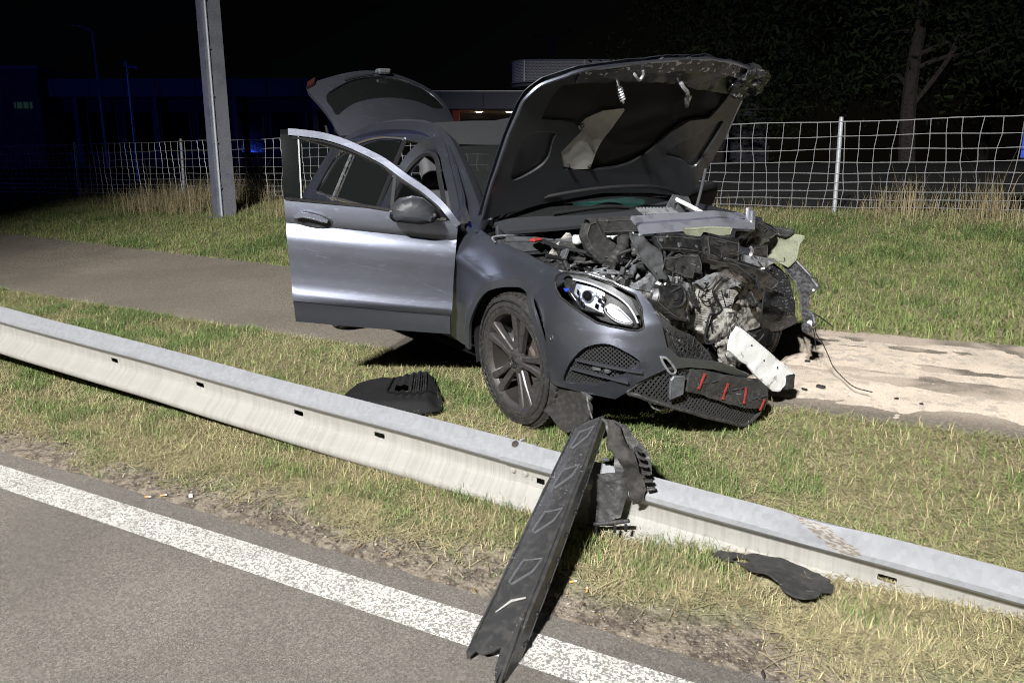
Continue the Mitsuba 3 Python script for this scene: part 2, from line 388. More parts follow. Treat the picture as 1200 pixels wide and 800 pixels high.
def soil(p, n, uv):
    u, v = uvw(p)
    f = fbm(p.x * 30, p.y * 30, 0.0, 4); g = fbm(p.x * 3.1, p.y * 3.1, 5.0, 4); s = noise(p.x * 260, p.y * 90)
    s = smoothstep(0.3, 0.75, s * 0.6 + 0.4 * noise(p.x * 80 + 3, p.y * 280)); f2 = smoothstep(0.3, 0.7, f)
    earth = mix((0.065, 0.052, 0.040), (0.20, 0.17, 0.13), f2 * 0.7 + 0.3 * s)
    thatch = mix((0.105, 0.094, 0.050), (0.30, 0.265, 0.155), s * 0.6 + f2 * 0.4)
    green = mix((0.065, 0.085, 0.028), (0.16, 0.19, 0.068), f2 * 0.6 + s * 0.4)
    c = mix(earth, mix(thatch, green, smoothstep(0.42, 0.62, g) * 0.6), smoothstep(2.15, 2.55, v + 0.5 * (g - 0.5)))
    grit = smoothstep(0.90, 0.96, cell_rand(p.x * 170, p.y * 170)) * smoothstep(2.6, 2.2, v)
    c = mix(c, (0.26, 0.24, 0.21), grit * 0.6)
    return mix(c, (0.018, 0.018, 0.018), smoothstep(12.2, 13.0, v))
MATS['soil'] = princ(proc(soil), 0.95, bump=proc(lambda p, n, uv: fbm(p.x * 70, p.y * 70, 0.0, 3), eps=3e-3), bscale=0.02)
def sandcol(p, n, uv):
    f = fbm(p.x * 5, p.y * 5, 0.0, 4)
    return mix(mix((0.56, 0.475, 0.39), (0.46, 0.395, 0.325), smoothstep(0.35, 0.72, f)), (0.30, 0.27, 0.235), smoothstep(0.56, 0.70, fbm(p.x * 21 + 4, p.y * 21, 2.0, 4)) * 0.55) * (0.78 + 0.44 * noise(p.x * 240, p.y * 240))
MATS['sand'] = princ(proc(sandcol), 0.95, bump=proc(lambda p, n, uv: fbm(p.x * 38, p.y * 38, 0.0, 4), eps=3e-3), bscale=0.016)
def perforated(p, n, uv):
    x = p.x * 14; z = p.z * 14; row = dr.floor(z)
    fx = x + 0.5 * (row - 2 * dr.floor(row / 2)); a = fx - dr.floor(fx) - 0.5; b = z - row - 0.5
    return mix((0.03, 0.03, 0.05), (0.80, 0.81, 0.88), smoothstep(0.30, 0.40, dr.sqrt(a * a + b * b)))
MATS['perforated'] = princ(proc(perforated), 0.5)
for k_, m_ in MATS.items():
    scene['mat_' + k_] = m_
def M_(k): return 'mat_' + k

# ---------------------------------------------------------------- ground, road, path
EU, EV = np.array([0.881, -0.472]), np.array([0.472, 0.881])      # along the road, away from the road
def XY(u, v): return np.outer(np.atleast_1d(u), EU) + np.outer(np.atleast_1d(v), EV)
def P3(u, v, z): return np.concatenate([EU * u + EV * v, [z]])
def UV(x, y): return x * EU[0] + y * EU[1], x * EV[0] + y * EV[1]
PROFILE = [(-60, -.15), (2.0, -.15), (2.3, -.128), (2.6, -.12), (3.0, -.085), (3.5, -.035), (4.05, .055), (4.5, .085), (6.5, .125), (7.0, .16), (8.0, .30), (9.5, .50), (11, .70), (12.3, .76), (16, .95), (28, 1.7), (60, 1.85), (400, 1.9)]
NEAR = [(-80, 9.0), (-14, 5.05), (-9.3, 4.80), (-4.4, 4.48), (-.6, 4.13), (.6, 4.13), (20, 4.13), (60, 4.2)]
FAR = [(-80, 12.5), (-14.8, 7.75), (-7.05, 7.05), (-.72, 6.2), (.75, 6.28), (20, 6.4), (60, 6.6)]
def ss(a, b, x):
    t = np.clip((x - a) / (b - a), 0, 1); return t * t * (3 - 2 * t)
def gz(u, v):
    z = interp(v, PROFILE) - .028 * ss(-2.4, -.6, u) * ss(2.38, 2.52, v) * (1 - ss(2.70, 2.95, v))
    return z - 0.022 * np.clip(-u - 0.5, 0, 4) * ss(3.6, 4.3, v) * (1 - ss(5.0, 6.6, v))
def nz(u, v, f, s=0):
    return meshkit.fbm(np.stack([np.asarray(u) * f, np.asarray(v) * f, np.zeros_like(np.asarray(u, float))], -1), 4, s) - 0.5

def spaced(lo, hi, near_lo, near_hi, step, grow=1.12):
    a = list(np.arange(near_lo, near_hi, step)); s = step
    while a[-1] < hi: s *= grow; a.append(a[-1] + s)
    s = step; b = []; x = near_lo
    while x > lo: s *= grow; x -= s; b.append(x)
    return np.array(b[::-1] + a)

def gridmesh(us, vs, zf):
    U, V = np.meshgrid(us, vs, indexing='ij'); u, v = U.ravel(), V.ravel()
    xy = XY(u, 0) * 0 + np.outer(u, EU) + np.outer(v, EV)
    P = np.column_stack([xy, zf(u, v)])
    i, j = np.meshgrid(np.arange(len(us) - 1), np.arange(len(vs) - 1), indexing='ij')
    a = (i * len(vs) + j).ravel(); b = a + len(vs)
    F = np.vstack([np.stack([a, b, b + 1], 1), np.stack([a, b + 1, a + 1], 1)])
    return trimesh.Trimesh(P, F, process=False)

def ground_z(u, v):
    z = gz(u, v) + 0.022 * nz(u, v, 2.3, 1) * ss(2.05, 2.6, v) * (1 - ss(12, 13, v)) + 0.022 * nz(u, v, 9.0, 2) * ss(1.98, 2.15, v) * (1 - ss(12, 13, v))
    z = np.where(v < 2.05, np.minimum(z, -.162), z)
    z -= 0.05 * (1 - ss(1.6, 2.05, v))
    near, far = interp(u, NEAR), interp(u, FAR)
    inside = ss(near - .03, near + .10, v + .10 * nz(u, v, 7, 4)) * (1 - ss(far - .10, far + .03, v + .10 * nz(u, v, 7, 5)))
    return z - 0.05 * inside
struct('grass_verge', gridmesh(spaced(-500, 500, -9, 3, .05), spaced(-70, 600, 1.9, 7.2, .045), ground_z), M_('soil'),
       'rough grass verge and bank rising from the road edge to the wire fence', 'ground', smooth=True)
struct('road', gridmesh(spaced(-400, 400, -6, 2, .25), np.r_[-45, -20, -8, -4, -2, 0, .5, 1, 1.5, 1.9, 2.1, 2.29], lambda u, v: -.15 + 0 * u), M_('road_asphalt'),
       'grey asphalt road surface in the foreground', 'road')
def linez(u, v): return -.1455 + 0 * u
struct('road_marking', gridmesh(spaced(-200, 200, -6, 2, .25), np.array([1.785, 1.86, 1.950]), linez), M_('marking'), 'worn speckled white edge line painted on the road', 'road marking')

def path_mesh(us, ws, zoff):
    U, W = np.meshgrid(us, ws, indexing='ij'); u, w = U.ravel(), W.ravel()
    v = interp(u, NEAR) * (1 - w) + interp(u, FAR) * w
    P = np.column_stack([np.outer(u, EU) + np.outer(v, EV), gz(u, v) + zoff(u, v, w)])
    i, j = np.meshgrid(np.arange(len(us) - 1), np.arange(len(ws) - 1), indexing='ij')
    a = (i * len(ws) + j).ravel(); b = a + len(ws)
    return trimesh.Trimesh(P, np.vstack([np.stack([a, b, b + 1], 1), np.stack([a, b + 1, a + 1], 1)]), process=False)
struct('footpath', path_mesh(spaced(-120, 120, -16, 4, .2), np.linspace(-.02, 1.02, 14), lambda u, v, w: -.004 + 0 * u), M_('path_asphalt'),
       'asphalt cycle path running behind the guardrail and under the car', 'path', smooth=True)

def sand_z(u, v, w):
    x, y = u * EU[0] + v * EV[0], u * EU[1] + v * EV[1]
    edge = ss(-2.2, -1.2, u) * ss(4.16, 4.62, v + .55 * nz(u, v, 3.0, 8)) * (1 - ss(.80, .97, w + .30 * nz(u, v, 4.0, 17)))
    fade = 1 - ss(0.3, 2.2, u + .8 * (4.9 - v) * (v < 4.9) + 1.2 * nz(u, v, 1.3, 11))
    h = edge * (0.25 + 0.75 * np.maximum(fade, 0.9 * ss(5.2, 5.6, v)))
    for (px, py, r0, r1) in [(2.95, 5.03, .40, .10), (2.20, 4.62, .36, .06), (2.72, 4.60, .45, .12), (2.42, 5.24, .20, .03), (2.6, 4.2, .9, .13), (1.75, 4.75, .25, .05)]:
        c = np.hypot(((x - px) * EU[0] + (y - py) * EU[1]) / r0, ((x - px) * EV[0] + (y - py) * EV[1]) / r1)
        h = h - .62 * (1 - ss(.5, 1.25, c + 1.6 * nz(u, v, 3.0, 13)))
    return -.004 + .012 * (np.clip(h, -1, 1) - .42 + 0.75 * nz(u, v, 3.4, 9) + .45 * nz(u, v, 17, 10))
tag(obj('sand', path_mesh(np.arange(-2.4, 7, .025), np.linspace(0, 1, 95), sand_z), M_('sand'), smooth=True), 'pinkish absorbent sand spread over the path beside the wreck', 'sand', None, 'stuff')

# ---------------------------------------------------------------- guardrail (falls towards its end at the right)
RU0, RZ0, RSL = -5.356, .453, -.0705
def rail_top(u): return RZ0 + RSL * (u - RU0)
_prof = np.array([(0.004, -.012), (0, 0), (-.012, .002), (-.044, -.026), (-.066, -.050), (-.075, -.066), (-.075, -.078), (-.068, -.091), (-.032, -.112), (-.010, -.130), (-.004, -.165), (-.008, -.202), (-.050, -.240), (-.076, -.262), (-.085, -.280), (-.083, -.297), (-.062, -.315), (0, -.350)])
_arc = np.r_[0, np.cumsum(np.hypot(*np.diff(_prof, axis=0).T))]
def rail_pt(u, a, off=0.0):
    dv, dz = np.interp(a, _arc, _prof[:, 0]), np.interp(a, _arc, _prof[:, 1])
    u = np.asarray(u, float)
    # dents: the fall of a blow near the car, and a sharper one at the right end
    d1 = np.exp(-((u + .20) / .12)**2) * np.exp(-((a - .06) / .05)**2)
    d0 = np.exp(-((u + 1.0) / .35)**2) * .006
    wav = .0025 * np.sin(u * 7.0) * np.sin(a * 25)
    v = 2.75 + dv - off + .022 * d1 + d0 + wav * .6
    z = rail_top(u) + dz - .022 * d1 + .0025 * np.sin(u * 3.1 + 1)
    return np.column_stack([np.outer(u, EU) + np.outer(v, EV), z])
SLOT0, SLOT1, SLOT2, SLOT3, SLOT4 = -4.19, -3.45, -2.72, -1.34, .03
guard = thing('guardrail', 'galvanised steel guardrail sloping down along the road verge in front of the car', 'guardrail')
def rail_section(u0, u1, off, holes):
    a0, a1 = 0.0, _arc[-1]
    ac = float(np.interp(.163, -_prof[:, 1], _arc))
    hs = [list(sg.box(x - .028, ac - .010, x + .028, ac + .010).buffer(.003).exterior.coords) for x in holes]
    return sheet(poly([(u0, a0), (u1, a0), (u1, a1), (u0, a1)], hs), .024, lambda s, t: rail_pt(s, t, off), .004, flip=True)
sects = [(-14.0, -8.9, 0.0, ()), (-9.1, -1.35, .0, (-5.9, SLOT0, SLOT1, SLOT2, -2.2)), (-1.49, 8.5, .005, (SLOT3, SLOT4, 1.2))]
for a, b, o_, hh in sects:
    obj('beam', rail_section(a, b, o_, hh), M_('galvanised'), guard, smooth=25)
for du in (-1.46, -1.40):
    for aa in (.232,) :
        p = rail_pt([du], np.array([aa]), .008)[0]
        m = lathe([(0, .008), (.009, .007), (.013, .002), (.014, 0)], 'z', 16); m.apply_transform(rotm(100, [EU[0], EU[1], 0])); m.apply_translation(p)
        obj('bolt', m, M_('galvanised'), guard)
for u in (-13, -9, -8.2, -6.1, -1.5, .5, 2.5):
    zt = rail_top(u) - .03; zb = gz(u, 2.81) - .25
    if zt - zb < .2: continue
    w_ = np.array([(-.045, -.02), (.045, -.02), (.045, .035), (.038, .035), (.038, -.013), (-.038, -.013), (-.038, .035), (-.045, .035)])
    m = trimesh.creation.extrude_polygon(poly(w_), zt - zb, engine='earcut')
    Rm = np.eye(4); Rm[:2, 0] = EU; Rm[:2, 1] = EV; m.apply_transform(Rm); m.apply_translation(P3(u, 2.80, zb))
    obj('post', m, M_('post_metal'), guard)
p = rail_pt([-1.44], np.array([.045]), .009)[0]
m = lathe([(0, .0015), (.014, .001), (.016, 0)], 'z', 20); m.apply_transform(rotm(45, [EU[0], EU[1], 0])); m.apply_translation(p)
obj('rust_cap', m, M_('bark'), guard)

# ---------------------------------------------------------------- the wrecked car (built in its own frame: x forward, y left, z up, origin on the ground under the front axle)
def _rot(yaw, pi, ro):
    c, s = math.cos(yaw), math.sin(yaw); R = np.array([[c, -s, 0], [s, c, 0], [0, 0, 1]])
    c, s = math.cos(pi), math.sin(pi); R = R @ np.array([[c, 0, s], [0, 1, 0], [-s, 0, c]])
    c, s = math.cos(ro), math.sin(ro); return R @ np.array([[1, 0, 0], [0, c, -s], [0, s, c]])
CAR = np.eye(4); CAR[:3, :3] = _rot(*np.radians([-57.3, .6, 3.6])); CAR[:3, 3] = [.79, 4.42, .03]
car = thing('car', 'wrecked grey suv with raised bonnet, crushed front and open door and tailgate', 'car')
def cp(name, mesh, mat, parent=None, smooth=35, label=None, kind=None):
    return obj(name, mesh, M_(mat), parent or car, smooth, CAR, label=label, kind=kind)

# body side -------------------------------------------------------
def side_y(x, z):
    x, z = np.broadcast_arrays(np.asarray(x, float), np.asarray(z, float))
    y = -.915 + np.clip(z - 1.06, 0, 1)**1.0 * .58
    y += .03 * ss(.62, .40, z) - .018 * ss(.78, .93, z) * (1 - ss(.96, 1.02, z)) - .01 * ss(.52, .44, z) * ss(.36, .42, z)
    y += .10 * ss(-3.0, -3.75, x)
    return y
FT = [(-.62, 1.035), (-.50, 1.02), (-.30, .965), (-.05, .925), (.20, .875), (.42, .850)]
def fender_y(x, z):
    zt = interp(x, FT)
    r = np.hypot(x, (z - .36)); flare = -.022 * np.exp(-((r - .43) / .06)**2)
    y = -.925 + .125 * ss(zt - .17, zt + .01, z) + flare + .012 * ss(.62, .40, z)
    y -= .014 * np.exp(-((z - (zt - .16)) / .04)**2) * ss(.3, -.3, x)
    return y
arch = [(-.478, .335), (-.455, .45), (-.404, .545), (-.33, .638), (-.25, .707), (-.17, .753), (-.09, .783), (.0, .803), (.075, .808), (.15, .795), (.205, .768)]
fender = poly([(-.60, 1.05), (-.64, .86), (-.66, .71), (-.68, .50), (-.70, .36), (-.56, .335)] + arch + [(.24, .735), (.27, .765), (.34, .805), (.395, .835), (.40, .853)] + [(.30, .86), (.20, .88), (.07, .905), (-.05, .93), (-.20, .952), (-.30, .968), (-.40, .992)])
cp('fender', sheet(fender, .022, lambda x, z: np.stack([x, fender_y(x, z), z], 1), .012, flip=False), 'paint')
# arch moulding
ar = spline([(-.472, .335), (-.450, .45), (-.398, .545), (-.25, .706), (-.09, .782), (.06, .806), (.15, .795), (.225, .752), (.285, .69), (.325, .60), (.345, .48), (.345, .34)], 60)
arp = np.column_stack([ar[:, 0], fender_y(ar[:, 0], ar[:, 1]) - .008, ar[:, 1]])
cen = np.array([.0, -.93, .36])
inn = arp + (cen - arp) / np.linalg.norm(cen - arp, axis=1, keepdims=True) * .020
cp('arch_moulding', ribbon(inn, [0, -1, 0], .042, .016), 'cladding')
# wheel well
well = spline([(-.43, .25), (-.43, .45), (-.33, .62), (-.15, .735), (.05, .77), (.2, .72), (.30, .60), (.33, .42), (.33, .25)], 40)
wv = []
for (x, z) in well: wv += [(x, -.90, z), (x * .96, -.55, z)]
wf = []
for i in range(len(well) - 1): wf += [(2 * i, 2 * i + 2, 2 * i + 3), (2 * i, 2 * i + 3, 2 * i + 1)]
cp('wheel_arch_liner', solidify(np.array(wv), np.array(wf), .006), 'satin_black')
cp('wheel_well_wall', box((.8, .02, .6), (-.05, -.54, .5)), 'deep_black')

# sill, floor, door opening
cp('sill', sheet(poly([(-.56, .345), (-.47, .27), (-1.6, .27), (-2.45, .30), (-2.45, .40), (-.66, .40)]), .05, lambda x, z: np.stack([x, -.885 + .10 * ss(.36, .26, z), z], 1), .03, flip=False), 'cladding')
cp('underbody', box((3.9, 1.62, .05), (-1.75, 0, .25), .01), 'deep_black')
cp('inner_sill', box((1.2, .16, .10), (-1.1, -.80, .42), .02), 'satin_black')
cp('cabin_floor', box((2.6, 1.5, .03), (-1.8, 0, .38)), 'deep_black')
cp('far_side', sheet(poly([(.1, .3), (.1, .95), (-.6, 1.04), (-3.6, 1.1), (-3.6, .35)]), .15, lambda x, z: np.stack([x, .90 + 0 * x, z], 1), .03), 'paint')
# rear door, window and quarter
cp('rear_door', sheet(poly([(-1.64, .42), (-1.63, 1.07), (-2.62, 1.105), (-2.70, .9), (-2.50, .62), (-2.40, .42)]), .05, lambda x, z: np.stack([x, side_y(x, z), z], 1), .02, flip=False), 'paint')
qp = [(-2.635, 1.105), (-2.715, .9), (-2.52, .62), (-2.42, .42), (-2.44, .34), (-2.47, .40), (-2.56, .58), (-2.7, .72), (-2.87, .765), (-3.05, .72), (-3.19, .58), (-3.27, .38), (-3.75, .42), (-3.80, .75), (-3.72, 1.15), (-3.45, 1.42), (-3.28, 1.52), (-3.05, 1.555), (-2.93, 1.42), (-3.1, 1.16), (-2.75, 1.11)]
cp('rear_quarter', sheet(poly(qp), .05, lambda x, z: np.stack([x, side_y(x, z), z], 1), .02, flip=False), 'paint')
cp('rear_side_window', sheet(poly([(-1.72, 1.09), (-2.63, 1.125), (-2.62, 1.50), (-2.2, 1.545), (-1.74, 1.53)]), .06, lambda x, z: np.stack([x, side_y(x, z) + .008, z], 1), .006, flip=False), 'dark_glass')
cp('quarter_window', sheet(poly([(-2.66, 1.125), (-3.08, 1.16), (-2.93, 1.42), (-2.66, 1.495)]), .06, lambda x, z: np.stack([x, side_y(x, z) + .008, z], 1), .006, flip=False), 'dark_glass')
def sidebar(pts, w, t, mat, name, off=-.006):
    s = spline(pts, 30); P = np.column_stack([s[:, 0], side_y(s[:, 0], s[:, 1]) + off, s[:, 1]])
    return cp(name, ribbon(P, [0, -1, -.5], w, t), mat)
sidebar([(-1.64, 1.085), (-2.2, 1.105), (-3.08, 1.15)], .018, .01, 'chrome', 'window_trim')
sidebar([(-2.645, 1.10), (-2.645, 1.51)], .022, .012, 'silver_metal', 'window_divider')
sidebar([(-1.70, 1.09), (-1.715, 1.53)], .05, .014, 'satin_black', 'pillar_cover')
sidebar([(-1.735, 1.09), (-1.745, 1.535)], .012, .012, 'chrome', 'window_trim')
sidebar([(-1.72, 1.545), (-2.2, 1.565), (-2.65, 1.525), (-2.95, 1.43), (-3.1, 1.16)], .016, .01, 'chrome', 'window_trim')
# B pillar and the frame of the open doorway
def openbar(pts, w, t, mat, name):
    s = spline(pts, 40); P = np.column_stack([s[:, 0], side_y(s[:, 0], s[:, 1]) + .02, s[:, 1]])
    return cp(name, ribbon(P, [0, -1, -.4], w, t), mat)
openbar([(-1.60, .42), (-1.62, .80), (-1.60, 1.08), (-1.575, 1.30), (-1.47, 1.44), (-1.33, 1.497), (-1.15, 1.468), (-.96, 1.345), (-.76, 1.21), (-.60, 1.09)], .085, .05, 'paint', 'door_frame')
openbar([(-1.545, .50), (-1.555, 1.08), (-1.525, 1.29), (-1.44, 1.395), (-1.33, 1.437), (-1.17, 1.41), (-1.0, 1.29), (-.80, 1.145), (-.70, 1.06)], .022, .03, 'satin_black', 'door_seal')
openbar([(-1.645, .60), (-1.65, 1.08), (-1.64, 1.35)], .02, .03, 'chrome', 'pillar_edge')
cp('upper_side_panel', sheet(poly([(-1.40, 1.50), (-1.72, 1.532), (-2.2, 1.548), (-2.62, 1.508), (-2.93, 1.42), (-3.10, 1.50), (-2.8, 1.61), (-2.4, 1.64), (-2.0, 1.65), (-1.65, 1.63), (-1.36, 1.56)]), .05, lambda x, z: np.stack([x, side_y(x, z) + .012, z], 1), .02), 'paint')
cp('pillar_skin', sheet(poly([(-1.47, 1.455), (-1.33, 1.51), (-1.15, 1.485), (-.96, 1.36), (-.76, 1.225), (-.60, 1.10), (-.50, 1.08), (-.62, 1.2), (-.86, 1.36), (-1.08, 1.49), (-1.25, 1.56), (-1.45, 1.58)]), .04, lambda x, z: np.stack([x, side_y(x, z) + .016, z], 1), .02), 'paint')
cp('far_side_window', sheet(poly([(-.75, 1.06), (-1.3, 1.46), (-2.2, 1.53), (-2.8, 1.47), (-3.1, 1.15)]), .08, lambda x, z: np.stack([x, -side_y(x, z) - .01, z], 1), .006), 'dark_glass')
# A pillar + roof side rail in one sweep
ap = spline([(-.44, -.80, 1.035), (-.62, -.745, 1.17), (-.86, -.675, 1.325), (-1.08, -.615, 1.455), (-1.25, -.597, 1.535), (-1.42, -.592, 1.585), (-1.65, -.588, 1.615), (-2.0, -.584, 1.630), (-2.4, -.58, 1.622), (-2.8, -.57, 1.588), (-3.2, -.55, 1.535)], 70)
cp('a_pillar', ribbon(ap[:34], np.array([-.35, -.75, .62]), np.linspace(.105, .085, 34), .05), 'paint')
cp('roof_frame', ribbon(ap[30:], np.array([0, -.72, .69]), .09, .05), 'paint')
apl = ap * [1, -1, 1]
cp('a_pillar', ribbon(apl[:34], np.array([-.35, .75, .62]), .09, .05), 'paint')
cp('roof_frame', ribbon(apl[30:], np.array([0, .72, .69]), .09, .05), 'paint')
rr = spline([(-1.30, -.575, 1.565), (-1.42, -.572, 1.618), (-1.6, -.57, 1.645), (-1.95, -.565, 1.665), (-2.35, -.56, 1.657), (-2.75, -.55, 1.622), (-3.05, -.54, 1.582), (-3.15, -.54, 1.55)], 50)
cp('roof_rail', tube(rr, .017, 8), 'cladding'); cp('roof_rail', tube(rr * [1, -1, 1], .017, 8), 'cladding')
# roof
def roof_z(x): return interp(x, [(-3.35, 1.515), (-3.2, 1.545), (-2.8, 1.598), (-2.4, 1.632), (-2.0, 1.642), (-1.65, 1.628), (-1.42, 1.595), (-1.25, 1.545), (-1.10, 1.475), (-.98, 1.43)])
def roof_pt(x, y):
    q = 1 - (y / .58)**2
    return np.stack([x, y, roof_z(x - .0 * q) + .022 * q - .006], 1)
cp('roof', sheet(poly([(-1.09, -.575), (-1.00, -.3), (-.975, 0), (-1.00, .3), (-1.09, .575), (-3.28, .54), (-3.34, 0), (-3.28, -.54)]), .06, roof_pt, .02), 'roof_paint')
cp('header_trim', tube(spline([(-1.085, -.56, 1.482), (-.995, -.3, 1.462), (-.965, 0, 1.452), (-.995, .3, 1.462), (-1.085, .56, 1.482)], 24), .008, 6), 'chrome')
# windscreen
def ws_pt(a, b):   # a across -1..1, b up 0..1
    x0, x1 = -.42 + .22 * (1 - a * a), -1.075 + .10 * (1 - a * a)
    y = a * (.765 * (1 - b) + .575 * b)
    return np.stack([x0 * (1 - b) + x1 * b, y, 1.02 * (1 - b) + 1.475 * b + .03 * np.sin(np.pi * b)], 1)
cp('windscreen', sheet(sg.box(-.98, 0, .98, .995), .1, ws_pt, .004), 'dusty_glass')
cp('sunshade_band', sheet(sg.box(-.97, .90, .97, .985), .1, lambda a, b: ws_pt(a, b) - [.02, 0, .01], .003), 'satin_black')
# dashboard, seats, teal sheet added to paint in a windscreen reflection
cp('dashboard', crumple(sheet(sg.box(-1.35, -.70, -.42, .70), .08, lambda x, y: np.stack([x, y, 1.0 + .0 * x - .35 * ss(-.95, -1.35, x)], 1), .04), .01, 4), 'satin_black')
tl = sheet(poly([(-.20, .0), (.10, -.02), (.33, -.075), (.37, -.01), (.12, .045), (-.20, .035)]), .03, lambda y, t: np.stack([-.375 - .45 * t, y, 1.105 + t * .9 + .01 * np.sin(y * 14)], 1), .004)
cp('reflection_sheet', crumple(tl, .012, 8, 3), 'teal', label='made-up teal sheet painting in a reflection at the foot of the windscreen')
for yy in (-.38, .38):
    back = trimesh.convex.convex_hull(np.vstack([trimesh.creation.icosphere(2, r).vertices * [1, 1.0, 1] + c for c, r in [((-1.52, yy - .20, .62), .06), ((-1.52, yy + .20, .62), .06), ((-1.72, yy - .17, 1.14), .06), ((-1.72, yy + .17, 1.14), .06), ((-1.60, yy, .95), .09)]]))
    k = cp('front_seat', back, 'seat_fabric')
    cp('headrest', trimesh.convex.convex_hull(np.vstack([trimesh.creation.icosphere(2, .055).vertices + c for c in [(-1.72, yy - .10, 1.24), (-1.72, yy + .10, 1.24), (-1.78, yy - .08, 1.37), (-1.78, yy + .08, 1.37)]])), 'seat_fabric', k)
    cp('cushion', box((.52, .50, .16), (-1.28, yy, .58), .05), 'seat_fabric', k)
cp('rear_bench', trimesh.convex.convex_hull(np.vstack([trimesh.creation.icosphere(2, .07).vertices + c for c in [(-2.35, -.55, .6), (-2.35, .55, .6), (-2.62, -.55, 1.18), (-2.62, .55, 1.18)]])), 'seat_fabric')
cp('steering_wheel', trimesh.creation.torus(.18, .018, transform=trimesh.transformations.translation_matrix([-.98, .38, 1.0]) @ rotm(65, [0, 1, 0])), 'satin_black')
cp('engine_bulkhead', box((.05, 1.5, .62), (-.44, 0, .68)), 'deep_black')
cp('boot_floor', box((.9, 1.3, .03), (-3.2, 0, .62)), 'deep_black')
cp('rear_bumper', sheet(poly([(-.88, .33), (.88, .33), (.88, .66), (-.88, .66)]), .06, lambda y, z: np.stack([-3.80 + .16 * (y / .88)**2 - 0 * z, y, z], 1), .03, flip=True), 'cladding')

# open front door: s along it from the hinge, t upwards (the door stands slightly lifted at its free edge)
DA = math.radians(62); DD = np.array([-math.cos(DA), -math.sin(DA), 0]); DN = np.array([-DD[1], DD[0], 0]); DB = np.array([-.54, -.92, 0])
DOFF = [(.36, -.02), (.40, .004), (.505, .012), (.512, .038), (.535, .040), (.60, .026), (.66, .025), (.74, .030), (.81, .038), (.87, .040), (.91, .032), (.945, .017), (.954, .010), (.960, .016), (.98, .023), (1.02, .026), (1.06, .026), (1.105, .024), (1.13, .016), (1.45, -.075)]
def door_pt(s, t, o=0.0):
    s, t = np.broadcast_arrays(np.asarray(s, float), np.asarray(t, float))
    off = interp(t, DOFF) + o + .014 * np.sin(np.pi * np.clip(s / .95, 0, 1)) - .012
    return DB + s[:, None] * DD + (t + .165 * s)[:, None] * [0, 0, 1.0] + off[:, None] * DN
DLO = [(-.016, 1.055), (.010, .88), (.034, .712), (.050, .56), (.066, .505)]
panel = poly([(-.016, 1.055)] + DLO[1:] + [(.955, .512), (.950, .70), (.943, .92), (.938, 1.085), (.5, 1.096), (.36, 1.088), (.06, 1.070)])
door = cp('front_door', sheet(panel, .024, lambda s, t: door_pt(s, t), .03, flip=True), 'paint', label='open silver front door with mirror and scraped skin')
cp('door_cladding', sheet(poly([(.066, .503), (.072, .392), (.5, .385), (.962, .378), (.956, .510)]), .04, lambda s, t: door_pt(s, t), .03, flip=True), 'cladding', door)
outer = [(.888, 1.468), (.829, 1.470), (.703, 1.468), (.583, 1.446), (.472, 1.409), (.37, 1.366), (.26, 1.295), (.147, 1.228), (.058, 1.152), (-.016, 1.058)]
outer = [tuple(p) for p in spline(outer, 45)]
glass = [(.826, 1.428), (.791, 1.420), (.621, 1.392), (.486, 1.362), (.345, 1.302), (.220, 1.212), (.19, 1.170), (.34, 1.09), (.84, 1.103)]
frame = poly(outer + [(.06, 1.072), (.36, 1.090), (.5, 1.098), (.938, 1.088), (.934, 1.46)], [glass])
cp('window_frame', sheet(frame, .02, lambda s, t: door_pt(s, t, -.004), .03, flip=True), 'dark_glass', door)
op = np.array(outer); cp('frame_trim', ribbon(door_pt(op[:, 0], op[:, 1] - .014, .004), DN, .036, .016), 'paint', door)
cp('bright_trim', ribbon(door_pt(op[2:-6, 0], op[2:-6, 1] - .045, .004), DN, .010, .008), 'chrome', door)
bl = np.linspace(.05, .93, 30); cp('bright_trim', ribbon(door_pt(bl, np.interp(bl, [.05, .36, .5, .93], [1.073, 1.094, 1.101, 1.092]), .006), DN, .014, .012), 'chrome', door)
cp('window_pane', sheet(poly(glass).buffer(.006), .06, lambda s, t: door_pt(s, t, -.016), .004), 'tinted_glass', door)
cp('window_divider', ribbon(door_pt([.318, .335, .352], [1.288, 1.19, 1.09], -.004), DN, .018, .016), 'satin_black', door)
cp('window_edge', ribbon(door_pt([.836, .838, .840], [1.43, 1.26, 1.10], -.002), DN, .008, .012), 'grey_plastic', door)
cp('inner_trim', sheet(panel.buffer(-.03), .08, lambda s, t: door_pt(s, t, -.09), .02), 'satin_black', door)
# handle
hp = spline([(.885, 1.000), (.84, 1.012), (.77, 1.006), (.705, .992)], 16)
hd = cp('door_handle', ribbon(door_pt(hp[:, 0], hp[:, 1], .030), DN, np.interp(np.arange(len(hp)), [0, 3, len(hp) - 4, len(hp) - 1], [.018, .032, .030, .016]), .018), 'paint', door)
cp('handle_recess', sheet(poly(smooth_closed([(.895, .985), (.85, 1.028), (.77, 1.028), (.69, 1.0), (.70, .960), (.77, .946), (.86, .956)], 40)), .02, lambda s, t: door_pt(s, t, .004 - .0), .003), 'black_metal', hd)
cp('handle_trim', ribbon(door_pt(hp[2:-2, 0], hp[2:-2, 1] - .012, .044), DN, .006, .006), 'chrome', hd)
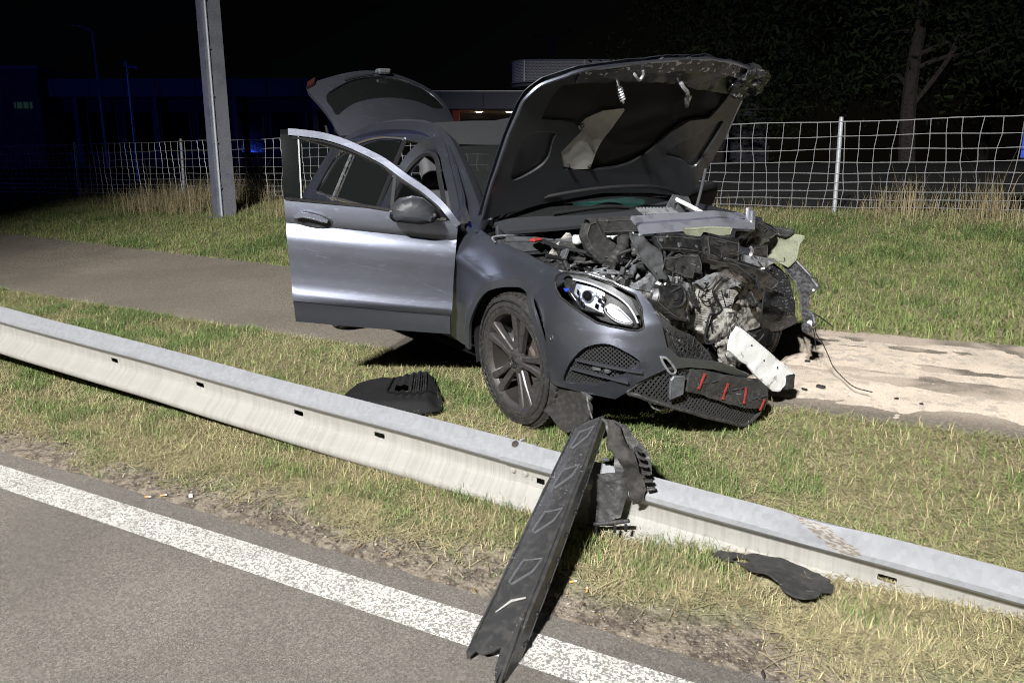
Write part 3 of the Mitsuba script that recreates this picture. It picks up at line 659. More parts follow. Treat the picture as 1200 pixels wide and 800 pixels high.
# mirror
mp = np.array(poly([(.356, 1.058), (.352, 1.115), (.300, 1.170), (.225, 1.192), (.165, 1.186), (.118, 1.150), (.098, 1.100), (.118, 1.060), (.19, 1.040), (.335, 1.040)]).buffer(-.012).buffer(.012).exterior.coords)
m0 = door_pt(mp[:, 0], mp[:, 1], 0) ; lay = []
for o_, k in [(.065, .80), (.08, .96), (.11, 1.0), (.15, .97), (.18, .86), (.20, .66), (.208, .35)]:
    c = mp.mean(0); q = c + (mp - c) * k; lay.append(door_pt(q[:, 0], q[:, 1] * 0 + c[1] + (q[:, 1] - c[1]), 0) * 0 + DB + q[:, :1] * DD + (q[:, 1:] + .165 * q[:, :1]) * [0, 0, 1.0] + o_ * DN)
mir = cp('mirror', trimesh.convex.convex_hull(np.vstack(lay)), 'cladding', door)
mb = spline([(.348, 1.098), (.29, 1.112), (.20, 1.112), (.11, 1.105)], 20)
cp('mirror_indicator', ribbon(DB + mb[:, :1] * DD + (mb[:, 1:] + .165 * mb[:, :1]) * [0, 0, 1.0] + (.180 - .25 * (mb[:, :1] - .225)**2 / .015 * .1) * DN, DN, .010, .03), 'chrome', mir)
lw = []
for o_, k in [(.075, .985), (.11, 1.02), (.15, .99), (.182, .88)]:
    c = mp.mean(0); q = c + (mp - c) * k; q[:, 1] = np.minimum(q[:, 1], 1.083); lw.append(DB + q[:, :1] * DD + (q[:, 1:] + .165 * q[:, :1]) * [0, 0, 1.0] + o_ * DN)
cp('mirror_lower', trimesh.convex.convex_hull(np.vstack(lw)), 'deep_black', mir)
cp('mirror_foot', trimesh.convex.convex_hull(np.vstack([DB + s * DD + [0, 0, t + .165 * s] + o_ * DN for (s, t, o_) in [(.04, 1.07, .0), (.10, 1.08, .0), (.10, 1.14, -.01), (.06, 1.12, -.01), (.14, 1.08, .08), (.17, 1.09, .08), (.16, 1.12, .08)]])), 'satin_black', mir)
for (s0, t0, L, a) in [(.55, .76, .16, -.12), (.62, .77, .10, -.2), (.90, .83, .14, -.15), (.80, .79, .08, -.1), (.24, .70, .20, -.35)]:
    q = np.linspace(0, L, 8); cp('scratch', ribbon(door_pt(s0 - q, t0 + a * q, .0006), DN, .0022, .0012), 'grey_plastic', door)

# front bumper corner: plan curve from the wheel arch round to the middle
BC = np.array([(.20, -.93), (.34, -.935), (.46, -.925), (.58, -.885), (.70, -.81), (.79, -.70), (.85, -.55), (.88, -.35), (.90, -.1), (.90, .2)])
BCs = spline(BC, 180); BU = np.r_[0, np.cumsum(np.hypot(*np.diff(BCs, axis=0).T))]; BU *= 1.585 / BU[-1]
BT = np.gradient(BCs, axis=0); BT /= np.linalg.norm(BT, axis=1, keepdims=True); BN = np.stack([BT[:, 1], -BT[:, 0]], 1)
def bump_pt(u, z, o=0.0):
    u, z = np.broadcast_arrays(np.asarray(u, float), np.asarray(z, float))
    off = o + interp(z, [(0, -.09), (.25, -.05), (.33, -.018), (.40, .0), (.55, .012), (.62, .012), (.70, -.008), (.80, -.045), (.90, -.092)]) * np.interp(u, [0, .25, .45, .7, 1.6], [.3, .55, .9, 1.0, 1.0])
    x = np.interp(u, BU, BCs[:, 0]) + off * np.interp(u, BU, BN[:, 0]); y = np.interp(u, BU, BCs[:, 1]) + off * np.interp(u, BU, BN[:, 1])
    return np.stack([x, y, z], 1)
def fascia_off(u, z):   # rounded lip round the intake
    return 0 * u
intake = smooth_closed([(.262, .350), (.29, .42), (.345, .495), (.41, .552), (.50, .576), (.575, .548), (.655, .484), (.60, .44), (.557, .410), (.474, .368), (.375, .355)], 66)
head = np.array(poly([(.195, .838), (.205, .866), (.250, .884), (.38, .876), (.523, .842), (.640, .790), (.665, .735), (.672, .645), (.645, .634), (.598, .640), (.52, .655), (.459, .668), (.352, .718), (.255, .765), (.215, .800)]).buffer(-.012).buffer(.012).exterior.coords)[:-1]
bump = poly([(.030, .738), (.075, .715), (.127, .661), (.150, .58), (.157, .50), (.155, .427), (.143, .330), (.20, .318), (.29, .318), (.409, .308), (.536, .292), (.60, .335), (.635, .375), (.70, .41), (.779, .438), (.90, .43), (1.041, .395), (1.30, .290), (1.32, .305), (1.10, .418), (.95, .462), (.842, .489), (.778, .549), (.753, .653), (.716, .744), (.668, .803), (.60, .825), (.40, .88), (.26, .89), (.19, .85), (.10, .79)])
bump = bump.difference(poly(head).buffer(.004)).difference(poly(intake))
bump = bump.difference(poly([(.749, .499), (.778, .488), (.821, .428), (.80, .418)]))
bump = max(bump.geoms, key=lambda g: g.area) if hasattr(bump, 'geoms') else bump
def bump_front(u, z):
    d = np.array([poly(intake).exterior.distance(sg.Point(a, b)) for a, b in zip(u, z)])
    up = ss(.36, .56, z)
    ul = np.interp(z, [.34, .35, .42, .495, .552, .576, .60], [.262, .262, .29, .345, .41, .50, .56])
    return bump_pt(u, z, .008 * np.exp(-(d / .026)**2) * ss(.33, .50, z) +  .012 * np.exp(-((z - .66) / .03)**2) * ss(.60, .75, u))
bumper = cp('front_bumper', sheet(bump, .016, bump_front, .010), 'paint', label='torn dark grey bumper corner below the right headlight')
cp('intake_backing', sheet(poly(intake).buffer(.012), .04, lambda u, z: bump_pt(u, z, -.045), .006), 'deep_black', bumper)
def lattice(pg, px, pz, w, ptf, th, parent, name, mat, slant=.0):
    """lattice of small lozenge openings cut into a sheet"""
    x0, z0, x1, z1 = pg.bounds; hs = []; inner = pg.buffer(-.006); j = 0; z = z0
    while z < z1:
        x = x0 + (px / 2 if j % 2 else 0)
        while x < x1:
            q = sg.Polygon([(x - px / 2 + w, z), (x, z - pz + w * .8), (x + px / 2 - w, z), (x, z + pz - w * .8)])
            if inner.contains(q): hs.append(list(q.exterior.coords))
            x += px
        z += pz; j += 1
    return cp(name, sheet(sg.Polygon(pg.exterior.coords, hs), px * .7, ptf, th), mat, parent)
lattice(poly(intake).buffer(.006), .022, .010, .0035, lambda u, z: bump_pt(u, z, -.024), .008, bumper, 'intake_grille', 'mesh_plastic')
for L in ([(.345, .478), (.40, .476), (.50, .466), (.662, .438)], [(.312, .430), (.40, .424), (.50, .412), (.60, .388)]):
    s = spline(L, 24); cp('intake_fin', ribbon(bump_pt(s[:, 0], s[:, 1], np.linspace(-.012, .012, len(s))), [0, 0, 1], .022, .010), 'cladding', bumper)
fo = bump_pt([.505], [.445], -.008)[0]; bn = np.array([BN[60, 0], BN[60, 1], 0]); 
def disc_at(prof, p, nrm):
    m = lathe(prof, 'z', 28); z = np.asarray(nrm, float); z /= np.linalg.norm(z); x = np.cross([0, 0, 1.0], z); x /= np.linalg.norm(x)
    A = np.eye(4); A[:3, 0], A[:3, 1], A[:3, 2], A[:3, 3] = x, np.cross(z, x), z, p; m.apply_transform(A); return m
def bnorm(u): return np.array([np.interp(u, BU, BN[:, 0]), np.interp(u, BU, BN[:, 1]), 0])
cp('parking_sensor', disc_at([(0, .006), (.010, .006), (.011, 0), (.014, 0), (.017, .005), (.019, 0)], fo, bnorm(.505)), 'grey_plastic', bumper)
cp('sensor_bracket', plate(bump_pt([.43, .47, .47, .43], [.462, .458, .435, .437], -.015), .006), 'grey_plastic', bumper)
cp('parking_sensor', disc_at([(0, .004), (.006, .004), (.008, .006), (.011, .004), (.012, 0)], bump_pt([.208], [.567], .004)[0], bnorm(.208)), 'chrome', bumper)
cp('torn_lip', tube(bump_pt(*spline([(.749, .502), (.780, .490), (.825, .426), (.80, .416), (.762, .470), (.749, .502)], 30).T, .004), .006, 6), 'silver_metal', bumper)
cp('inner_lip', crumple(sheet(poly([(.74, .70), (.80, .60), (.86, .50), (1.05, .41), (1.05, .36), (.80, .44), (.72, .60)]), .02, lambda u, z: bump_pt(u, z, -.05), .01), .012, 9), 'satin_black', bumper)

# headlight
hl = cp('headlight', sheet(poly(head), .02, lambda u, z: bump_pt(u, z, -.055 + 0 * u), .01), 'black_metal', label='right headlight with white light strips, still whole')
rim_h = np.vstack([head, head[:1]]); cp('lamp_seal', tube(bump_pt(rim_h[:, 0], rim_h[:, 1], .0), .0055, 6), 'satin_black', hl)
dr1 = spline([(.300, .853), (.36, .845), (.421, .832), (.50, .806), (.56, .778), (.602, .745), (.632, .702), (.648, .664)], 40)
cp('light_strip', ribbon(bump_pt(dr1[:, 0], dr1[:, 1], -.018), np.column_stack([np.interp(dr1[:, 0], BU, BN[:, 0]), np.interp(dr1[:, 0], BU, BN[:, 1]), 0 * dr1[:, 0]]), .008, .02), 'drl', hl)
dr2 = smooth_closed([(.492, .738), (.520, .742), (.560, .725), (.598, .694), (.622, .668), (.598, .662), (.548, .673), (.510, .696), (.488, .720)], 54)
cp('light_loop', tube(bump_pt(*np.vstack([dr2, dr2[:1]]).T, -.020), .0024, 8), 'drl', hl)
cp('loop_reflector', sheet(poly(dr2), .02, lambda u, z: bump_pt(u, z, -.045), .006), 'lamp_reflector', hl)
for (u, z, r) in [(.385, .775, .026)]:
    pd = cp('projector', disc_at([(r * 1.15, -.02), (r * 1.15, .004), (r * 1.0, .010), (r * .92, .004)], bump_pt([u], [z], -.036)[0], bnorm(u) + [0, 0, .1]), 'lamp_reflector', hl)
    cp('projector_lens', disc_at([(0, .020), (r * .4, .018), (r * .7, .011), (r * .92, 0)], bump_pt([u], [z], -.034)[0], bnorm(u)), 'dark_glass', pd)
pb = sheet(poly([(.30, .828), (.42, .812), (.47, .79), (.475, .70), (.36, .735), (.29, .782)]), .02, lambda u, z: bump_pt(u, z, -.048), .004)
for q_ in range(9):
    ub, zb_ = [(.318, .792), (.33, .762), (.425, .785), (.44, .762), (.462, .77), (.43, .735), (.46, .742), (.35, .742), (.475, .72)][q_]; cp('reflector_facet', plate(bump_pt([ub, ub + .022, ub + .018, ub - .004], [zb_ + .012, zb_ + .006, zb_ - .016, zb_ - .010], [-.040, -.028 - .004 * (q_ % 2), -.034, -.044]), .002), 'chrome', hl)
cp('lamp_bowl', pb, 'lamp_reflector', hl)
bez = spline([(.275, .795), (.335, .742), (.375, .716), (.475, .706)], 24)
cp('lamp_trim', tube(bump_pt(bez[:, 0], bez[:, 1], -.022), .006, 8), 'chrome', hl)
cp('lamp_top', sheet(poly([(.27, .872), (.38, .862), (.52, .828), (.62, .77), (.655, .70), (.640, .70), (.60, .755), (.52, .802), (.40, .842), (.30, .858)]), .02, lambda u, z: bump_pt(u, z, -.010), .012), 'grey_plastic', hl)
cp('lamp_lens', sheet(poly(head), .02, lambda u, z: bump_pt(u, z, .004), .003), 'lens', hl)
cp('blue_reflection', plate(bump_pt([.235, .27, .280, .25], [.803, .805, .79, .788], -.03), .004), 'blue_sign', hl)  # blue plate added to paint in a reflection inside the headlight

# broken lower front: grille panel, board with red marks, hanging parts
LG = smooth_closed([(.60, .332), (.695, .395), (.787, .424), (.867, .424), (1.043, .366), (1.25, .30), (1.41, .240), (1.43, .112), (1.32, .035), (1.20, .075), (1.077, .128), (.822, .236), (.66, .300)], 78)
def lower_pt(o):
    return lambda u, z: bump_pt(u, np.maximum(z, .26), o) * [1, 1, 0] + np.column_stack([-.10 * ss(.35, 0, z) * 0 + .03 * np.sin(z * 9), 0 * z, z])
lgr = lattice(poly(LG), .026, .0135, .0042, lower_pt(-.012), .014, car, 'lower_grille', 'mesh_plastic')
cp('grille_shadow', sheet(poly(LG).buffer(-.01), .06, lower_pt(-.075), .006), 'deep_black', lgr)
lgb = np.vstack([LG, LG[:1]]); cp('grille_rim', crumple(tube(lower_pt(-.008)(lgb[:, 0], lgb[:, 1]), .010, 6), .006, 14), 'black_plastic', lgr)
board = poly([(.915, .420), (.98, .405), (1.042, .385), (1.20, .322), (1.30, .285), (1.418, .236), (1.425, .18), (1.405, .105), (1.27, .155), (1.13, .205), (1.0, .262), (.885, .318), (.893, .37)])
bd = cp('torn_board', crumple(sheet(board, .015, lower_pt(.022), .014), .010, 16, 4), 'black_plastic', label='torn black bumper board with four red marks')
for (a, b) in [((.985, .388), (.945, .318)), ((1.130, .310), (1.100, .232)), ((1.257, .262), (1.235, .185)), ((1.388, .172), (1.358, .118))]:
    q = np.linspace(0, 1, 7); s = np.array(a) * (1 - q[:, None]) + np.array(b) * q[:, None]
    mk = cp('red_mark', crumple(ribbon(lower_pt(.030)(s[:, 0], s[:, 1]), bnorm(1.1), [.015, .008, .008, .013, .007, .007, .016], .006), .003, 30), 'red_plastic', bd)
for q_ in range(14):
    ub, zb_ = .93 + .033 * q_, .375 - .0125 * q_ - .022 * (q_ % 3)
    cp('board_rib', crumple(tube(lower_pt(.028)(np.array([ub, ub + .02 + .02 * (q_ % 2)]), np.array([zb_, zb_ - .045 * ((q_ + 1) % 2)])), .004, 5), .004, 30, q_), 'rib_plastic', bd)
cp('mount_bracket', plate(lower_pt(.022)(np.array([.800, .815, .863, .854, .79]), np.array([.385, .402, .392, .312, .296])), .014, .003), 'grey_plastic')
GM = poly([(.765, .69), (.819, .628), (.938, .571), (1.056, .455), (1.10, .40), (1.069, .379), (.95, .44), (.867, .477), (.80, .53), (.775, .60)])
lattice(GM, .034, .016, .0042, lambda u, z: crumple(trimesh.Trimesh(bump_pt(u, z, -.045), [], process=False), .03, 8, 8).vertices.copy() if False else bump_pt(u, z, -.045) + .05 * np.stack([meshkit.fbm(bump_pt(u, z) * 8 + 9 * q, 2, q) - .5 for q in range(3)], 1), .010, car, 'grille_mesh', 'mesh_plastic')
cp('grille_wires', crumple(cat_(*[tube(spline(bump_pt(np.array(q)[:, 0], np.array(q)[:, 1], -.04), 14), .0022, 5) for q in
    [[(.76 + .03 * k, .70 - .045 * k), (.86 + .028 * k, .60 - .030 * k), (1.02 + .015 * k, .49 - .018 * k)] for k in range(9)] +
    [[(.77 + .035 * k, .69 - .025 * k), (.80 + .03 * k, .58 - .02 * k), (.84 + .028 * k, .45 - .006 * k)] for k in range(9)]]), .022, 9, 8), 'mesh_plastic')
cp('undertray_flap', crumple(sheet(poly(smooth_closed([(.150, .245), (.185, .272), (.231, .287), (.36, .318), (.487, .322), (.56, .298), (.618, .262), (.618, .200), (.56, .150), (.498, .100), (.42, .118), (.354, .143), (.28, .160), (.211, .167), (.160, .200)], 60)) if True else poly(smooth_closed([(.06, .275), (.14, .295), (.30, .292), (.42, .262), (.50, .225), (.50, .17), (.45, .125), (.38, .085), (.27, .105), (.16, .145), (.09, .20)], 55)), .02, lambda x, z: np.stack([x, -.90 - .06 * ss(.26, .08, z) + .02 * ss(.2, .55, x), z], 1), .014), .008, 7, 2), 'rubber')
cp('flap_edge', tube(spline([(.17, -.89, .285), (.28, -.89, .315), (.47, -.88, .340), (.60, -.86, .285)], 20), .012, 6), 'black_plastic')

# wheel
def wheel(name, at, parts=True, outward=-1, extra=None):
    prof = [(.262, .020), (.264, .006), (.272, .0), (.285, -.004), (.318, .0), (.345, .012), (.360, .026), (.369, .045), (.371, .09), (.371, .15), (.369, .19), (.358, .212), (.33, .23), (.28, .235), (.262, .222)]
    A = CAR @ trimesh.transformations.translation_matrix(at)
    if outward > 0: A = A @ np.diag([1., -1., 1., 1.])
    if extra is not None: A = A @ extra
    def w(n, m, mat, par=None, smooth=30, label=None):
        if outward > 0: m = m.copy(); m.faces = m.faces[:, ::-1]
        return obj(n, m, M_(mat), par, smooth, A @ (np.diag([1.10, 1., 1.10, 1.]) if n not in (name, 'tread_groove', 'sidewall_ring', 'tread_block') else np.eye(4)), label=label)
    k = w(name, lathe(prof[::-1], 'y', 72), 'rubber', car)
    for y0 in (.06, .10, .14, .18):
        w('tread_groove', lathe([(.3725, y0 + .004), (.3725, y0 - .004)], 'y', 60), 'deep_black', k)
    for rr0 in (.300, .335):
        w('sidewall_ring', lathe([(rr0 + .006, -.0005), (rr0 + .004, -.0065), (rr0 - .004, -.0065), (rr0 - .006, -.0005)][::-1], 'y', 60), 'black_metal', k)
    if parts:
        tb = []
        for q in range(64):
            b = 2 * math.pi * q / 64; m = box((.020, .030, .010), (0, .035, 0), .002); m.apply_transform(rotm(-math.degrees(b) + 90, [0, 1, 0])); m.apply_translation([.366 * math.cos(b), 0, .366 * math.sin(b)]); tb.append(m)
        w('tread_block', cat_(*tb), 'rubber', k); labels[numbered(k + '__tread_block')[:-4] if False else k + '__tread_block'] = {'kind': 'stuff'}
    w('rim', lathe([(.246, .006), (.244, .0), (.236, .004), (.232, .018), (.226, .03), (.226, .032)][::-1], 'y', 60), 'rim', k)
    w('rim_barrel', lathe([(.226, .030), (.220, .10), (.215, .20), (.243, .222)][::-1], 'y', 60), 'rim_dark', k)
    if not parts: 
        w('brake_disc', lathe([(.20, .1), (.03, .08), (0, .08)][::-1], 'y', 40), 'rim_dark', k); return k
    w('brake_disc', lathe([(.175, .115), (.175, .100), (.08, .100), (.07, .085), (0, .085)][::-1], 'y', 48), 'disc', k)
    w('wheel_back', lathe([(.225, .16), (0, .16)][::-1], 'y', 40), 'deep_black', k)
    w('brake_caliper', box((.12, .06, .10), (-.13, .085, .04), .015), 'grey_plastic', k)
    for j in range(5):
        for sgn in (-1, 1):
            a = math.radians(90 - 10 + 72 * j); b = a + sgn * math.radians(10.0)
            d, t = np.array([math.cos(b), 0, math.sin(b)]), np.array([-math.sin(b), 0, math.cos(b)])
            d0 = np.array([math.cos(a + sgn * math.radians(20)), 0, math.sin(a + sgn * math.radians(20))])
            pts = []
            for (r, hw, y) in [(.035, .015, .026), (.13, .0155, .020), (.238, .022, .006)]:
                c = (d * r if r > .1 else d0 * r * 1.2)
                for (ww, yy) in [(hw * .62, 0), (hw, .007), (hw, .034)]:
                    for q in (-1, 1): pts.append(c + t * q * ww + [0, y + yy, 0])
            P_ = np.array(pts).reshape(3, 6, 3)
            order = [4, 2, 0, 1, 3, 5]; V = P_[:, order].reshape(-1, 3); F = []
            for i in range(2):
                for q in range(6):
                    a0, a1 = i * 6 + q, i * 6 + (q + 1) % 6; F += [(a0, a1, a1 + 6), (a0, a1 + 6, a0 + 6)]
            m = trimesh.Trimesh(V, np.array(F), process=False); m.fix_normals()
            w('spoke', m, 'rim', k, smooth=False)
    w('hub', lathe([(.062, .045), (.060, .024), (.048, .016), (.036, .012), (0, .010)][::-1], 'y', 36), 'rim', k)
    cap = w('centre_cap', lathe([(.034, .014), (.032, .008), (.024, .006), (0, .005)][::-1], 'y', 32), 'black_metal', k)
    ringm = lathe([(.030, .006), (.030, .0035), (.027, .003), (.027, .006)][::-1], 'y', 32); star = [ringm]
    for j in range(3):
        b = math.radians(90 + 120 * j); d = np.array([math.cos(b), 0, math.sin(b)]); t = np.array([-d[2], 0, d[0]])
        star.append(trimesh.convex.convex_hull(np.array([d * .029 + [0, .003, 0], t * .005 + [0, .003, 0], -t * .005 + [0, .003, 0], [0, .0005, 0], -d * .004 + [0, .003, 0]])))
    w('three_point_star', cat_(*star), 'chrome', cap, smooth=False)
    for j in range(5):
        b = math.radians(90 + 26 + 72 * j)
        m = lathe([(.009, .03), (.008, .018), (0, .016)][::-1], 'y', 12); m.apply_translation([.047 * math.cos(b), 0, .047 * math.sin(b)]); w('wheel_nut', m, 'rim_dark', k)
    return k
wheel('front_wheel', (.015, -.93, .355), extra=rotm(4, [0, 1, 0]))
wheel('front_wheel', (-.005, .87, .33), False, 1, rotm(0, [0, 0, 1]))
wheel('rear_wheel', (-2.87, -.92, .37), False); wheel('rear_wheel', (-2.87, .92, .37), False, 1)

# bonnet, raised on its hinges; d along it from the hinge, y across
HA = math.radians(50); HD = np.array([math.cos(HA), 0, math.sin(HA)]); HU = np.array([math.sin(HA), 0, -math.cos(HA)]); HB = np.array([-.38, 0, 1.08])
def hood_pt(d, y, o=0.0):   # o: towards the underside
    d, y = np.broadcast_arrays(np.asarray(d, float), np.asarray(y, float))
    sag = -.022 * (1 - (y / .85)**2) - .02 * np.sin(np.pi * np.clip(d, 0, 1))
    cr = ss(.72, 1.0, d) * ss(.25, .75, y)
    sag = sag + .025 * cr * np.sin(d * 31 + y * 17) + .03 * ss(.84, 1.02, d)
    return HB + d[:, None] * HD + y[:, None] * [0, 1.0, 0] + (o + sag)[:, None] * HU
hout = [(-.01, -.842), (.26, -.85), (.541, -.856), (.721, -.853), (.804, -.835), (.875, -.765), (.951, -.595), (.997, -.294), (1.027, .039), (1.03, .225), (1.013, .436), (.975, .63), (.905, .745), (.831, .775), (.778, .722), (.743, .72), (.458, .79), (.217, .80), (-.01, .76), (.05, .40), (.085, 0), (.05, -.45)]
hp_ = poly(hout)
def hood_skin(d, y):
    P = hood_pt(d, y, -.035 + 0 * d); f = ss(.80, 1.0, d) * ss(-.6, .4, y)
    n_ = np.stack([meshkit.fbm(P * 9 + 7 * k, 3, k) - .5 for k in range(3)], 1); return P + n_ * f[:, None] * .07
hood = cp('bonnet', sheet(hp_, .03, hood_skin, .004, flip=True), 'paint', label='raised bonnet with crumpled left front corner')
# folded rim seen from below, inner panel, openings
def rimsheet(pg, o, amp=0.0, h=.022, th=.010, seed=0):
    def f(d, y):
        P = hood_pt(d, y, o); k = (ss(.70, .98, d) * ss(-.75, .35, y) * amp)[:, None]
        return P + k * (np.stack([meshkit.fbm(P * 10 + 9 * q, 3, q + seed) - .5 for q in range(3)], 1))
    return sheet(pg, h, f, th, flip=False)
dark = poly([(.865, -.655), (.792, -.689), (.655, -.693), (.621, -.466), (.557, -.384), (.423, -.461), (.298, -.387), (.277, -.2), (.275, -.02), (.30, .10), (.37, .20), (.52, .30), (.60, .40), (.615, .543), (.656, .562), (.792, .59), (.851, .142), (.879, -.314)])
pr = poly(smooth_closed([(.555, -.74), (.560, -.56), (.50, -.545), (.38, -.53), (.30, -.60), (.255, -.72), (.35, -.75)], 42))
pl_ = poly(smooth_closed([(.60, .68), (.50, .52), (.40, .36), (.34, .38), (.30, .52), (.24, .66), (.35, .70)], 42))
inner = hp_.buffer(-.006).difference(dark).difference(pr).difference(pl_)
inner = max(inner.geoms, key=lambda g: g.area) if hasattr(inner, 'geoms') else inner
cp('bonnet_frame', rimsheet(inner, 0.0, .12), 'paint_under', hood)
cp('bonnet_rim', crumple(tube(hood_pt(*np.array([p for p in spline(hout[:17], 90)]).T, .004), .010, 6), .006, 12), 'paint', hood)
cp('bonnet_insulation', rimsheet(dark.buffer(.012), -.028, 0, .05, .006), 'insulation', hood)
for pg in (pr, pl_):
    cp('bonnet_pocket', rimsheet(pg.buffer(.010), -.020, 0, .03, .006), 'paint_under', hood)
    e = np.array(pg.exterior.coords); cp('pocket_edge', tube(hood_pt(e[:, 0], e[:, 1], .002), .009, 6), 'paint_under', hood)
e = np.array(dark.exterior.coords); cp('insulation_edge', tube(hood_pt(*spline(e, 120).T, .0), .008, 6), 'satin_black', hood)
pgp = poly([(.40, -.465), (.34, -.43), (.311, -.387), (.292, -.30), (.289, -.194), (.40, -.20), (.507, -.193), (.60, -.165), (.681, -.141), (.695, -.154), (.686, -.298), (.64, -.39), (.58, -.42), (.531, -.445)])
cp('heat_shield', crumple(rimsheet(pgp, .004, 0, .03, .004), .010, 6, 5), 'plate_grey', hood)
for (d_, y_) in [(.60, -.40), (.325, -.37), (.31, -.21)]:
    cp('fixing_clip', trimesh.creation.icosphere(1, .012).apply_translation(hood_pt([d_], [y_], .016)[0]), 'satin_black', hood)
q = np.linspace(0, 1, 40); c0 = hood_pt([.885], [-.315], .0)[0]; c1 = hood_pt([.80], [-.270], .075)[0]
ax = (c1 - c0); axn = ax / np.linalg.norm(ax); s1 = np.cross(axn, [1, 0, 0]); s1 /= np.linalg.norm(s1); s2 = np.cross(axn, s1)
cp('striker_spring', tube(c0 + np.outer(.25 + q * .75, ax) + .013 * (np.cos(q * 40)[:, None] * s1 + np.sin(q * 40)[:, None] * s2), .0042, 6), 'silver_metal', hood)
cp('striker_pin', tube([c0, c1 + axn * .012], [.008, .006], 8), 'chrome', hood)
hk = [hood_pt([a], [b], o_)[0] for a, b, o_ in [(.90, .10, 0), (.875, .12, .05), (.84, .17, .07), (.80, .20, .06), (.745, .245, .055), (.735, .27, .03), (.79, .26, .02)]]
cp('catch_hook', crumple(tube(spline(hk, 30), .012, 7), .006, 30), 'silver_metal', hood)
cp('catch_hook', tube(spline([hood_pt([a], [b], o_)[0] for a, b, o_ in [(.955, -.27, 0), (.935, -.25, .04), (.915, -.215, .045), (.94, -.20, .03), (.965, -.215, .02)]], 24), .008, 7), 'silver_metal', hood)
cc = sheet(poly(smooth_closed([(.80, .56), (.90, .52), (.99, .56), (1.0, .70), (.92, .79), (.83, .80), (.79, .70)], 42)), .014, lambda d, y: hood_pt(d, y, .03), .012)
cp('crushed_corner', crumple(cc, .055, 13, 6), 'crumpled_paint', hood, smooth=50)
ed = np.array([(.955, -.60), (.998, -.30), (1.028, .04), (1.03, .22), (1.01, .44), (.98, .60)]); es = spline(ed, 40)
cp('crumpled_edge', crumple(ribbon(hood_pt(es[:, 0] - .035, es[:, 1], .008), HU, .070, .016), .012, 10, 9), 'crumpled_paint', hood, smooth=50)
seal = spline([(-.54, -.70, 1.09), (-.36, -.50, 1.16), (-.22, -.15, 1.20), (-.16, .20, 1.19), (-.26, .52, 1.13), (-.34, .68, 1.05)], 40)
cp('cowl_seal', tube(seal, .011, 8), 'satin_black')
cp('wiper', tube(spline([(-.42, -.70, 1.06), (-.48, -.46, 1.185), (-.42, -.10, 1.15)], 20), .008, 6), 'satin_black')
cp('wiper', tube(spline([(-.30, -.40, 1.075), (-.27, -.05, 1.085), (-.25, .12, 1.07)], 20), .009, 6), 'satin_black')
cp('cowl', sheet(sg.box(-.74, 0, .72, 1), .06, lambda y, t: np.stack([-.45 + .20 * (1 - (y / .75)**2) * .8 + .16 * t, y, 1.045 - .055 * t + .0 * y], 1), .02), 'cladding')

# tailgate, swung up over the roof end
GA = math.radians(40); GD = np.array([-math.cos(GA), 0, math.sin(GA)]); GN = np.array([math.sin(GA), 0, math.cos(GA)]); GB = np.array([-3.2, 0, 1.60])
def gate_pt(d, y, o=0.0):
    d, y = np.broadcast_arrays(np.asarray(d, float), np.asarray(y, float))
    sag = -.10 * (y / .6)**2 + .03 * np.sin(np.pi * np.clip(d / .85, 0, 1))
    return GB + d[:, None] * GD + y[:, None] * [0, 1., 0] + (o + sag + .04)[:, None] * GN
gout = smooth_closed([(.03, -.46), (.10, -.545), (.26, -.555), (.50, -.585), (.74, -.615), (.80, -.56), (.835, -.43), (.885, -.114), (.895, .104), (.86, .40), (.76, .63), (.60, .715), (.42, .715), (.20, .68), (.03, .64), (-.02, .1)], 80)
gglass = smooth_closed([(.291, -.492), (.40, -.505), (.512, -.512), (.624, -.442), (.751, -.163), (.79, .129), (.763, .415), (.66, .60), (.52, .655), (.42, .65), (.36, .50), (.41, .35), (.435, .053), (.405, -.253), (.34, -.40)], 75)
gate = cp('tailgate', sheet(poly(gout, [gglass]), .03, lambda d, y: gate_pt(d, y), .05, flip=True), 'paint', label='raised tailgate behind the roof')
cp('rear_window', sheet(poly(gglass).buffer(.01), .05, lambda d, y: gate_pt(d, y, -.006), .006, flip=True), 'dark_glass', gate)
cp('rear_wiper', tube(gate_pt(*spline([(.845, .153), (.80, .0), (.755, -.20), (.735, -.27)], 20).T, .022), .007, 6), 'satin_black', gate)
cp('wiper_motor', crumple(box((.10, .13, .05), gate_pt([.85], [.155], .03)[0], .015), .006, 20), 'grey_plastic', gate)
cp('tail_lamp', plate(gate_pt([.73, .80, .835, .76], [-.615, -.58, -.50, -.54], .006), .03), 'tail_red', gate)
edge = spline([(.60, -.45), (.72, -.23), (.77, 0), (.79, .18), (.765, .42), (.67, .60)], 30)
cp('window_trim', tube(gate_pt(edge[:, 0], edge[:, 1], .004), .005, 6), 'chrome', gate)
cp('gate_strut', tube([(-3.25, -.62, 1.30), (-3.55, -.56, 1.70)], .012, 8), 'satin_black', gate)

